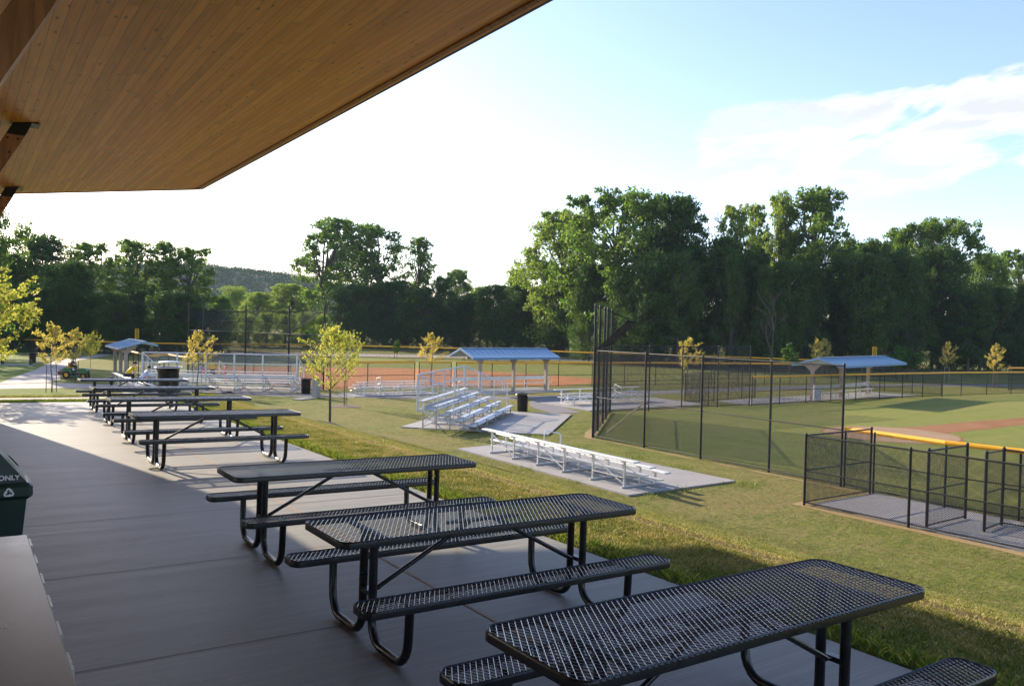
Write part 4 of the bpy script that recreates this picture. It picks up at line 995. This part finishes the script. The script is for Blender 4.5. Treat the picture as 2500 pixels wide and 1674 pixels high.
# ------------------------------------------------------------------ young trees
def young(kind, seed, leaf, h=3.4, w=1.5, n1=15, stakes=None, clear=.36, lsz=.06, per=12, cl=.13):
    rs = random.Random(seed); global rng; rng = np.random.default_rng(seed)
    o = thing('young_tree', 'x', 'young tree', group='young trees planted on the lawns'); mb = MB(); tips = []
    tr = [Vector((rs.uniform(-.03, .03) * k, rs.uniform(-.03, .03) * k, h * .97 * k / 6)) for k in range(7)]; mb.tube(tr, .03, 7, taper=[.042, .036, .03, .024, .018, .012, .006])
    def grow(p, d, L, r, lv):
        pts = [p]; q = p.copy(); dd = d.normalized()
        for k in range(5):
            dd = (dd + Vector((rs.gauss(0, .10), rs.gauss(0, .10), .035 + rs.gauss(0, .05)))).normalized(); q = q + dd * L / 5; pts.append(q.copy()); 
            if k >= (1 if lv else 2): tips.append((q.copy(), dd.copy()))
        mb.tube(pts, r, 4, taper=[r * (1 - .17 * k) for k in range(6)], caps=False)
        if lv < 1:
            for _ in range(5):
                az = rs.uniform(0, 6.28); i_ = rs.randint(1, 4)
                grow(pts[i_], dd * .8 + Vector((math.cos(az), math.sin(az), rs.uniform(-.2, .4))) * .7, L * rs.uniform(.35, .55), r * .5, lv + 1)
    for k in range(n1):
        t = clear + (1 - clear) * (k + .5) / n1 * .94; i_ = min(5, int(t * 6)); p = tr[i_].lerp(tr[i_ + 1], t * 6 - i_); az = k * 2.4 + rs.uniform(-.4, .4)
        env = (math.sin(math.pi * min(1, (t - clear + .2) / (1.12 - clear))) ** .8); L = w / 2 * max(.2, env) * rs.uniform(.7, 1.15)
        grow(p, Vector((math.cos(az), math.sin(az), .45)), L * 1.15, .012, 0)
    tips.append((tr[6], Vector((0, 0, 1)))); TP = np.array([t[0] for t in tips]); n = len(TP)
    rad = cl * (.6 + .9 * rng.random(n)); P, U, W = leaves(TP, rad, per, lsz, .5)
    quads(P, U, W * .8, 'crown', M[leaf], o); mb.build('trunk', M['bark'], o)
    if stakes:
        for k, (sx, sy) in enumerate(((-.32, 0), (.3, .1))[:2]):
            m2 = MB(); m2.bar((sx, sy, 0), (sx * .92, sy * .9, 1.28), .04, .03); m2.build('stake', M[stakes], o)
    return o
Y = [young('a', 11, 'leafgoldgreen', 3.6, 3.2, 24, 'stake', .30, .055, 6), young('b', 12, 'leafgold', 3.3, 2.0, 15, 'stake', .34, .062, 5), young('c', 13, 'leafgold', 3.3, 2.2, 15, 'stakepale', .34, .062, 5), young('d', 14, 'leafyoung', 3.0, 1.2, 12, None, .3, .07, 20), young('e', 15, 'leafgoldgreen', 4.2, 4.0, 30, None, .26, .055, 18, .15)]
used = set()
def puty(i, x, y, s, label, z=None, rz=0, sw=None):
    o = Y[i] if i not in used else dup(Y[i]); used.add(i)
    o.location = (x, y, T(x, y) - .01 if z is None else z); o.rotation_euler = (0, 0, rz); o.scale = (sw or s, sw or s, s); o['label'] = label; return o
def ring(x, y, r, label):
    n = 18; mb = MB(); vs = [(x, y, T(x, y) + .07)]
    for k in range(n): a = 2 * math.pi * k / n; q = r * (1 + .15 * math.sin(3 * a + x)); vs.append((x + q * math.cos(a), y + q * math.sin(a), T(x + q * math.cos(a), y + q * math.sin(a)) + .012))
    mb.add(vs, [(0, 1 + k, 1 + (k + 1) % n) for k in range(n)]); o = mb.build('mulch_ring', M['mulch'], None, True); tagk(o, label=label, category='mulch ring')
puty(0, 10.75, 26.85, 0.95, 'golden-green young tree with stakes on the grass bank, nearest whole one', rz=1.1, sw=0.66)
puty(0, 17.3, 41.2, 1.12, 'golden young tree with bare straight trunk standing behind the bank tree, in a mulch ring', rz=3.7, sw=0.55)
ring(17.3, 41.2, .85, 'brown mulch ring round the tree behind the bank tree'); ring(10.75, 26.85, .45, 'small mulch patch at the foot of the bank tree')
puty(1, 4.66, 55.0, 1.28, 'golden young tree with two stakes on the lawn beyond the patio, left', rz=.3, sw=1.0)
puty(1, 6.69, 62.6, 1.15, 'golden young tree beside the riding mower', rz=2.3, sw=0.85)
puty(4, 9.6, 79, 0.72, 'yellow-green young tree behind the one at the mower', rz=1.9, sw=0.45)
puty(2, 12.3, 52.4, 1.18, 'orange-gold young tree in front of the left end of the long bleacher', rz=2.3, sw=0.9)
puty(2, 28.8, 52.6, 1.2, 'golden young tree left of the middle dugout roof', rz=.9, sw=0.88)
puty(2, 44.3, 42.0, 1.22, 'golden young tree seen through the tall near fence', rz=3.1, sw=0.92)
puty(1, 71.4, 50.3, 1.22, 'golden young tree above the left end of the right dugout roof', rz=4.0, sw=0.7)
puty(2, 76.0, 52.5, 1.2, 'golden wide young tree above the middle of the right dugout roof', rz=5.0, sw=0.85)
puty(2, 77.2, 40.2, 1.2, 'left of the two golden young trees beyond the long right fence', rz=1.5, sw=0.7)
puty(1, 75.0, 34.9, 1.2, 'right of the two golden young trees beyond the long right fence', rz=2.7, sw=0.8)
puty(3, *xd(970, 100), .82, 'small green sapling at the far outfield fence, left of the middle dugout', rz=2, sw=.8)
puty(3, *xd(748, 106), 1.1, 'green sapling beyond the far outfield seen beside the backstop post', rz=1, sw=1.3)
puty(3, *xd(2192, 80), 1.15, 'slim green sapling at the right end of the right dugout roof', rz=3)
puty(3, *xd(2216, 84), 1.05, 'round dark green young tree right of the right dugout', rz=4, sw=2.0)
puty(3, *xd(1929, 80), 1.15, 'slim green sapling left of the right dugout roof', rz=.3)
puty(3, *xd(60, 98), 1.1, 'round dark green young tree in the shade at far left', rz=.8, sw=2.1)
puty(4, .22, 27.3, .86, 'large golden-green young tree at the left edge beside the path', z=1.95, rz=.6)

# ------------------------------------------------------------------ far hill
hx, hy = [], []
def hillmesh():
    V = []; nu, nv = 150, 26; Q = []
    for j in range(nv):
        for i_ in range(nu):
            u = -900 + 2600 * i_ / (nu - 1); t = j / (nv - 1); D = 420 + 260 * t
            x, y = xd(u, D); top = np.interp(u, [-900, 0, 330, 480, 560, 700, 780, 1000, 1300, 1700], [20, 38, 44, 46, 43, 39, 34, 24, 14, 2])
            z = top * sstep(t * 1.15) ** .8 + noise.noise(Vector((x * .06, y * .06, 0))) * 2.0 * t
            V.append((x, y, z - 1))
    for j in range(nv - 1):
        for i_ in range(nu - 1): a = j * nu + i_; Q.append((a, a + 1, a + nu + 1, a + nu))
    o = npmesh('hill', V, Q, simple('hill_ground', (.03, .05, .018), .95), smooth=True); o['kind'] = 'structure'
    V = np.array(V).reshape(nv, nu, 3); global rng; rng = np.random.default_rng(4); C = []
    for _ in range(12000):
        a = rng.random() * (nv - 1.01); b = (.22 + .62 * rng.random()) * (nu - 1.01); i0, j0 = int(a), int(b); C.append(V[i0, j0] * (1 - a + i0) + V[i0 + 1, j0] * (a - i0) + (rng.normal() * 2, rng.normal() * 2, 1.2))
    P, U, W = leaves(np.array(C), 2.6 + 1.6 * rng.random(len(C)), 14, .62, .8)
    o = quads(P, U, W, 'far_wood', M['hillforest'], None); o['kind'] = 'stuff'; tagk(o, label='hazy wooded hillside beyond the fields', category='woods')
hillmesh()

# ------------------------------------------------------------------ grass blades near the patio
def blades():
    global rng; rng = np.random.default_rng(9); 
    def strip(n, x0, x1, y0, y1, hh, fx=1.0):
        x = x0 + (x1 - x0) * rng.random(n) ** fx; y = y0 + (y1 - y0) * rng.random(n); return np.stack([x, y, np.full(n, hh) * (.5 + rng.random(n))], 1)
    S = [strip(150000, 5.12, 6.5, 1, 24, .024), strip(60000, 6.0, 7.6, 1, 24, .02), strip(190000, 6.7, 15, 1, 24, .022, 1.25), strip(26000, -2, 6, 24.47, 25.0, .06), strip(9000, 5.1, 5.35, 0, 24.6, .07), strip(9000, -1, 8, 26.3, 27.2, .05)]
    for nm, A, mat in (('grass', np.vstack([S[0], S[2], S[5]]), 'blade'), ('dry_grass', S[1], 'bladedry'), ('grass', np.vstack([S[3], S[4]]), 'bladelush')):
        n = len(A); z = np.array([T(a, b) for a, b in A[:, :2]]); B = np.stack([A[:, 0], A[:, 1], z], 1); hgt = A[:, 2:3]
        az = rng.random(n) * 6.283; side = np.stack([np.cos(az), np.sin(az), np.zeros(n)], 1) * (.0022 + .0022 * rng.random((n, 1)))
        az2 = rng.random(n) * 6.283; ln = np.stack([np.cos(az2), np.sin(az2), np.zeros(n)], 1) * hgt * (.3 + .8 * rng.random((n, 1))); up = np.zeros((n, 3)); up[:, 2:] = hgt
        V = np.stack([B - side, B + side, B + ln * .4 + up * .65 + side * .7, B + ln + up], 1).reshape(-1, 3)
        o = npmesh(nm, V, np.arange(n * 4).reshape(n, 4), M[mat]); o['kind'] = 'stuff'; tagk(o, label={'blade': 'short patchy lawn blades along the patio bank', 'bladedry': 'thin dry grass along the crest of the bank', 'bladelush': 'longer green grass fringe at the patio edge'}[mat], category='grass')
    # a few blown leaves on the slab
    n = 46; x = rng.uniform(-1.5, 5.0, n); y = rng.uniform(2.5, 20, n); P = np.array([tuple(pw(a, b, .008)) for a, b in zip(x, y)]); az = rng.random(n) * 6.28
    U = np.stack([np.cos(az), np.sin(az), rng.normal(size=n) * .15], 1) * .018; Wv = np.stack([-np.sin(az), np.cos(az), rng.normal(size=n) * .2], 1) * .010
    o = quads(P, U, Wv, 'fallen_leaves', M['bladedry'], None); o['kind'] = 'stuff'; tagk(o, label='tiny dry leaves scattered over the patio slab', category='leaves')
    # weed tufts
    C = np.array([(17.55, 45.7), (17.8, 45.75), (17.3, 45.75), (19.6, 15.9), (19.2, 15.9), (18.6, 29.2), (20.0, 27.2), (17.6, 30.3), (15.9, 16.1), (17.2, 16.1), (14.9, 21), (14.9, 18.5), (19.6, 19), (19.7, 21), (19.4, 24)])
    P = np.repeat(C, 130, 0) + rng.normal(size=(len(C) * 130, 2)) * .3; n = len(P); hgt = .03 + .06 * rng.random((n, 1)); B = np.stack([P[:, 0], P[:, 1], np.array([T(a, b) for a, b in P])], 1)
    az = rng.random(n) * 6.283; side = np.stack([np.cos(az), np.sin(az), np.zeros(n)], 1) * .008; up = np.zeros((n, 3)); up[:, 2:] = hgt; ln = rng.normal(size=(n, 3)) * hgt * .4
    V = np.stack([B - side, B + side, B + ln * .5 + up * .7 + side, B + ln + up], 1).reshape(-1, 3); o = npmesh('weeds', V, np.arange(n * 4).reshape(n, 4), M['bladelush']); o['kind'] = 'stuff'; tagk(o, label='green weed tufts round the concrete pads and pillar', category='weeds')
blades()

# ------------------------------------------------------------------ people
def skinmesh(name, pts, edges, rad, mat, parent, root=0, sub=1):
    bm = bmesh.new(); ly = bm.verts.layers.skin.verify(); vs = [bm.verts.new(p) for p in pts]
    for a, b in edges: bm.edges.new((vs[a], vs[b]))
    for k, v in enumerate(vs):
        r = rad[k]; v[ly].radius = (r if isinstance(r, tuple) else (r, r)); v[ly].use_root = (k == root)
    me = bpy.data.meshes.new(name); bm.to_mesh(me); bm.free(); me.materials.append(mat)
    o = bpy.data.objects.new(name, me); COL.objects.link(o); o.parent = parent
    o.modifiers.new('Skin', 'SKIN').use_smooth_shade = True; m = o.modifiers.new('Subdivision', 'SUBSURF'); m.levels = sub; m.render_levels = sub
    return o
def person(label, loc, rz, s, pose, shirt, legs, cap=None, lean=0.3, sleeve=True):
    "x forward. poses: sit, stand, akimbo"
    o = thing('person', label, 'person', loc, rz); o.scale = (s, s, s)
    if pose == 'sit':
        hip = Vector((0, 0, .02)); ch = hip + Vector((.40 * lean + .02, 0, .42)); nk = hip + Vector((.62 * lean, 0, .56)); hd = nk + Vector((.09, 0, .13))
        kn = [(.42, s_ * .12, .05) for s_ in (-1, 1)]; an = [(.40, s_ * .12, -.36) for s_ in (-1, 1)]; toe = [(.55, s_ * .13, -.40) for s_ in (-1, 1)]
        el = [(ch.x + .14, s_ * .25, .22) for s_ in (-1, 1)]; wr = [(.42, s_ * .10, .14) for s_ in (-1, 1)]
    else:
        hip = Vector((0, 0, .92)); ch = hip + Vector((.02, 0, .40)); nk = hip + Vector((.02, 0, .56)); hd = nk + Vector((.03, 0, .13))
        kn = [(.02, s_ * .11, .48) for s_ in (-1, 1)]; an = [(-.02, s_ * .12, .07) for s_ in (-1, 1)]; toe = [(.13, s_ * .14, .03) for s_ in (-1, 1)]
        if pose == 'akimbo': el = [(-.08, s_ * .42, 1.13) for s_ in (-1, 1)]; wr = [(.08, s_ * .18, .97) for s_ in (-1, 1)]
        else: el = [(.02, s_ * .25, 1.10) for s_ in (-1, 1)]; wr = [(.16, s_ * .22, .95) for s_ in (-1, 1)]
    sh = [(nk.x - .01, s_ * .18, nk.z - .07) for s_ in (-1, 1)]; hp_ = [(hip.x, s_ * .09, hip.z) for s_ in (-1, 1)]
    hand = [tuple(Vector(w) + (Vector(w) - Vector(e)).normalized() * .09) for w, e in zip(wr, el)]
    pts = [hip, ch, nk, hd, hd + Vector((.01, 0, .10)), *hp_, *kn, *an, *toe, *sh, *el, *wr, *hand]
    ed = [(0, 1), (1, 2), (2, 3), (3, 4), (0, 5), (0, 6), (5, 7), (6, 8), (7, 9), (8, 10), (9, 11), (10, 12), (1, 13), (1, 14), (13, 15), (14, 16), (15, 17), (16, 18), (17, 19), (18, 20)]
    rad = [(.15, .12), (.16, .12), .055, .095, .085, .085, .085, .06, .06, .042, .042, .04, .04, .065, .065, .042, .042, .03, .03, .035, .035]
    skinmesh('body', pts, ed, rad, M['skin'], o)
    # fingers as short tapered chains rooted in the palm
    fm = MB()
    for w, h_ in zip(wr, hand):
        w, h_ = Vector(w), Vector(h_); d = (h_ - w).normalized(); u, v = frame_of(d)
        for k, ln in enumerate((.055, .068, .072, .06)): b0 = h_ + u * (.02 * (k - 1.5)); fm.tube([b0, b0 + d * ln * .6, b0 + d * ln + v * -.02], .009, 5, taper=[.010, .009, .006])
        b0 = w + d * .03 + u * -.035; fm.tube([b0, b0 + d * .035 - u * .02, b0 + d * .07 - u * .022], .01, 5, taper=[.012, .010, .007])
    fm.build('fingers', M['skin'], o)
    E = .022; sp = [hip + Vector((0, 0, .02)), ch, nk - Vector((0, 0, .05)), *sh]; se = [(0, 1), (1, 2), (1, 3), (1, 4)]; sr = [(.165 + .005, .14), (.18, .145), .085, .088, .088]
    ee = [tuple(Vector(s_).lerp(Vector(e), .85)) for s_, e in zip(sh, el)]; sp += ee; se += [(3, 5), (4, 6)]; sr += [.062, .062]
    skinmesh('shirt', sp, se, sr, M[shirt], o, 1)
    lp = [hip + Vector((0, 0, .0)), *hp_, *kn]; le = [(0, 1), (0, 2), (1, 3), (2, 4)]; lr = [(.16, .13), .105, .105, .08, .08]
    if pose == 'sit' or legs != 'dark_cloth': lp += [tuple(Vector(k_).lerp(Vector(a_), .8)) for k_, a_ in zip(kn, an)]; le += [(3, 5), (4, 6)]; lr += [.06, .06]
    skinmesh('trousers', lp, le, lr, M[legs], o, 0)
    hc = hd + Vector((-.012, 0, .07)); mb = MB(); prof = [(.103, -.05), (.108, 0), (.098, .05), (.066, .09), (.0001, .105)]; mb.lathe(prof, 12, tuple(hc))
    if cap: mb.box((hc.x + .12, 0, hc.z + .0), (.12, .14, .015))
    mb.build('cap' if cap else 'hair', M[cap or 'hair'], o, True)
    fc = MB(); fx = hd.x + .088
    for s_ in (-1, 1): fc.box((fx, s_ * .034, hd.z + .055), (.012, .022, .012)); 
    fc.box((fx, 0, hd.z - .012), (.01, .045, .010)); fc.build('face_features', M['hair'], o)
    nz = MB(); nz.add([(fx - .01, -.014, hd.z + .01), (fx - .01, .014, hd.z + .01), (fx + .022, 0, hd.z + .012), (fx - .006, 0, hd.z + .055)], [(0, 1, 2), (0, 2, 3), (1, 3, 2)]); nz.build('nose', M['skin'], o)
    sm = MB()
    for t_, a_ in zip(toe, an): p, q = Vector(a_), Vector(t_); sm.tube([p + Vector((-.05, 0, -.03)), q + Vector((0, 0, .01)), q + Vector((.06, 0, 0))], .045, 8, taper=[.045, .05, .03])
    sm.build('shoes', M['dark_cloth'], o, True)
    return o
person('person in yellow shirt and black cap sitting hunched on the left bleacher', (8.72, 55.35, .90), 0.1, 1.0, 'sit', 'yellow_cloth', 'dark_cloth', 'dark_cloth', .75)
person('person in pale blue shirt and jeans sitting on the left bleacher', (9.3, 54.0, .70), 0.0, 1.0, 'sit', 'pale_blue_cloth', 'navy_cloth', None, .7)
person('small dark-haired child in red sitting between the yellow and the pale blue shirt', (9.9, 56.0, .47), -1.9, .72, 'sit', 'red_cloth', 'dark_cloth', None, .3)
person('small child in dark teal standing at the back of the left bleacher', (7.95, 55.7, 0), .5, .56, 'stand', 'teal_cloth', 'dark_cloth', None)
person('person in yellow shirt and black shorts standing hands on hips beyond the long bleacher', (*xd(520, 57.2), .03), YW - R(90), .94, 'akimbo', 'yellow_cloth', 'dark_cloth', None)
person('child in orange shirt standing beyond the long bleacher, right of the yellow shirt', (*xd(551, 57.2), .03), YW + R(20), .80, 'stand', 'orange_cloth', 'orange_cloth', 'dark_cloth')
person('child in grey shirt standing behind the thin golden tree at the long bleacher', (*xd(490, 57.2), .03), YW - R(80), .78, 'stand', 'grey_cloth', 'dark_cloth', None)
person('small child in red sitting on the top row near the left of the long bleacher', (*lbp(3.3, .95), 1.1), YW, .6, 'sit', 'red_cloth', 'red_cloth', None)

# ------------------------------------------------------------------ riding mower
mw = thing('riding_mower', 'green riding mower with yellow seat on the lawn at left', 'mower', (7.15, 66.6, 0), YW + R(4)); mw.scale = (.8, .8, .8)
mb = MB(); mb.box((-.15, 0, .42), (1.5, .5, .22), bev=.05); mb.build('chassis', M['steel'], mw)
mb = MB(); pr = [(.35, .45), (.38, .86), (.62, .96), (.98, .92), (1.1, .75), (1.12, .45)]
n = len(pr); mb.add([(x, -.3, z) for x, z in pr] + [(x, .3, z) for x, z in pr], [tuple(range(n)), tuple(range(2 * n - 1, n - 1, -1))] + [(k, n + k, n + (k + 1) % n, (k + 1) % n) for k in range(n)]); mb.build('hood', M['green'], mw)
mb = MB(); pr = [(-.95, .4), (-1.0, .68), (-.8, .92), (-.45, .95), (-.15, .72), (-.1, .4)]; n = len(pr); mb.add([(x, -.48, z) for x, z in pr] + [(x, .48, z) for x, z in pr], [tuple(range(n)), tuple(range(2 * n - 1, n - 1, -1))] + [(k, n + k, n + (k + 1) % n, (k + 1) % n) for k in range(n)]); mb.build('fender', M['green'], mw)
mb = MB(); mb.box((-.32, 0, .98), (.45, .46, .12), bev=.04); mb.box((-.55, 0, 1.2), (.1, .46, .45), bev=.04); mb.build('seat', M['yellow'], mw)
for x, y, r, w in ((-.6, -.45, .34, .22), (-.6, .45, .34, .22), (.85, -.42, .24, .16), (.85, .42, .24, .16)):
    mb = MB(); mb.lathe([(r * .55, -w / 2), (r * .92, -w / 2), (r, -w / 4), (r, w / 4), (r * .92, w / 2), (r * .55, w / 2), (r * .55, -w / 2)], 20); wl = mb.build('wheel', M['tyre'], mw, True); wl.location = (x, y, r); wl.rotation_euler = (R(90), 0, 0)
    MB().lathe([(r * .55, -w * .3), (.0001, -w * .3)], 16).build('rim', M['yellow'], wl); 
    MB().lathe([(r * .55, w * .3), (.0001, w * .3)], 16).build('rim', M['yellow'], wl)
mb = MB(); mb.tube([(.3, 0, .85), (.1, 0, 1.12)], .02, 6); mb.tube([(.1 + .16 * math.cos(a) * .4, .17 * math.sin(a), 1.12 + .17 * math.cos(a) * .9) for a in np.linspace(0, 6.283, 13)], .013, 5); mb.build('steering_wheel', M['steel'], mw)
mb = MB(); mb.box((.15, 0, .2), (.95, 1.15, .14), bev=.04); mb.build('mower_deck', M['green'], mw); mb = MB(); mb.box((-1.25, 0, .5), (.4, .7, .3), bev=.03); mb.build('rear_hitch_box', M['brown_cloth'], mw)
person('driver in brown-red shirt sitting on the riding mower', (mw.location.x - .25, mw.location.y + .14, .86), YW, .72, 'sit', 'brown_cloth', 'dark_cloth', None, .2)

# ------------------------------------------------------------------ light, sky, haze, camera
EL, AZ = R(22.4), R(11.2)
sd = Vector((-math.sin(AZ) * math.cos(EL), math.cos(AZ) * math.cos(EL), math.sin(EL)))
su = bpy.data.lights.new('sun', 'SUN'); su.energy = 4.2; su.angle = R(.53); su.color = (1, .85, .64); so = bpy.data.objects.new('sun', su); COL.objects.link(so); so.rotation_euler = sd.to_track_quat('Z', 'Y').to_euler()
w = bpy.data.worlds.new('World'); SC.world = w; w.use_nodes = True; t = w.node_tree; bg = t.nodes['Background']
sky = t.nodes.new('ShaderNodeTexSky'); sky.sky_type = 'NISHITA'; sky.sun_disc = False; sky.sun_elevation = EL; sky.sun_rotation = -AZ; sky.air_density = 1.0; sky.dust_density = .8; sky.ozone_density = 2.2; sky.altitude = 50
# clouds: a bank to the right, defined by direction
tc = t.nodes.new('ShaderNodeTexCoord')
rt = t.nodes.new('ShaderNodeVectorRotate'); rt.rotation_type = 'Z_AXIS'; rt.inputs['Angle'].default_value = YAW; t.links.new(tc.outputs['Generated'], rt.inputs['Vector'])
s = t.nodes.new('ShaderNodeSeparateXYZ'); t.links.new(rt.outputs[0], s.inputs[0])
az = math_(t, 'DIVIDE', s.outputs[0], math_(t, 'MAXIMUM', s.outputs[1], .05)); el = math_(t, 'DIVIDE', s.outputs[2], math_(t, 'MAXIMUM', s.outputs[1], .05))
el2 = math_(t, 'SUBTRACT', el, math_(t, 'MULTIPLY', az, .22))
cb = t.nodes.new('ShaderNodeCombineXYZ'); t.links.new(math_(t, 'MULTIPLY', az, 2.6), cb.inputs[0]); t.links.new(math_(t, 'MULTIPLY', el2, 8.5), cb.inputs[1])
n1 = noi(t, cb.outputs[0], 1.9, 10, .6, 0, .5); 
def band(x, a, b, c, d): return ramp(t, x, [(a, (0,) * 3), (b, (1,) * 3), (c, (1,) * 3), (d, (0,) * 3)])
m1 = math_(t, 'MULTIPLY', band(az, .16, .24, .9, 1.0), band(el2, .02, .08, .18, .25))
cl = math_(t, 'ADD', math_(t, 'ADD', math_(t, 'MULTIPLY', n1, .95), math_(t, 'MULTIPLY', noi(t, cb.outputs[0], 5, 9, .65), .3)), math_(t, 'MULTIPLY', math_(t, 'SUBTRACT', m1, 1), .42))
cf = ramp(t, cl, [(.495, (0,) * 3), (.60, (1,) * 3)])
hz = ramp(t, el, [(.0, (.55,) * 3), (.30, (.0,) * 3)])
n2 = noi(t, cb.outputs[0], 6.5, 8, .6)
sh_ = ramp(t, math_(t, 'ADD', math_(t, 'MULTIPLY', n1, .7), math_(t, 'MULTIPLY', n2, .35)), [(.44, (4.2, 4.17, 4.12)), (.60, (2.95, 3.02, 3.15))])
skc = mix(t, hz, sky.outputs[0], mix(t, 1, sky.outputs[0], (1.08, 1.05, 1.0), 'MULTIPLY'))
hs = t.nodes.new('ShaderNodeHueSaturation'); hs.inputs['Saturation'].default_value = .98; t.links.new(skc, hs.inputs['Color']); skc = mix(t, 1, hs.outputs[0], (1.01, .96, 1.05), 'MULTIPLY'); skc = mix(t, math_(t, 'MULTIPLY', cf, .95), skc, mix(t, 1, skc, sh_, 'LIGHTEN'))
t.links.new(skc, bg.inputs['Color']); bg.inputs['Strength'].default_value = .122
hb = MB(); hb.box((200, 600, 26), (2500, 2100, 56)); 
vm = bpy.data.materials.new('haze_air'); vm.use_nodes = True; vt = vm.node_tree; vt.nodes.remove(vt.nodes['Principled BSDF']); pvn = vt.nodes.new('ShaderNodeVolumePrincipled')
pvn.inputs['Color'].default_value = (.62, .80, 1, 1); pvn.inputs['Density'].default_value = .00016; pvn.inputs['Anisotropy'].default_value = 0; vt.links.new(pvn.outputs[0], vt.nodes['Material Output'].inputs['Volume'])
hz_o = hb.build('haze', vm); hz_o['kind'] = 'stuff'; tagk(hz_o, label='pale evening haze over the fields', category='haze')
cam = bpy.data.cameras.new('camera'); co = bpy.data.objects.new('camera', cam); COL.objects.link(co); SC.camera = co
cam.sensor_width = 36; cam.lens = 36 * F; cam.clip_end = 5000; cam.clip_start = .05
Rw = CG @ RZ.T          # rows: right, up, forward in world
m = Matrix(((Rw[0][0], Rw[1][0], -Rw[2][0], 0), (Rw[0][1], Rw[1][1], -Rw[2][1], 0), (Rw[0][2], Rw[1][2], -Rw[2][2], H), (0, 0, 0, 1))); co.matrix_world = m
SC.view_settings.view_transform = 'Standard'; SC.view_settings.look = 'None'; SC.view_settings.gamma = 1; SC.view_settings.exposure = 1.33
SC.cycles.transparent_max_bounces = 48; SC.cycles.max_bounces = 8; SC.cycles.volume_bounces = 0; SC.cycles.use_denoising = True
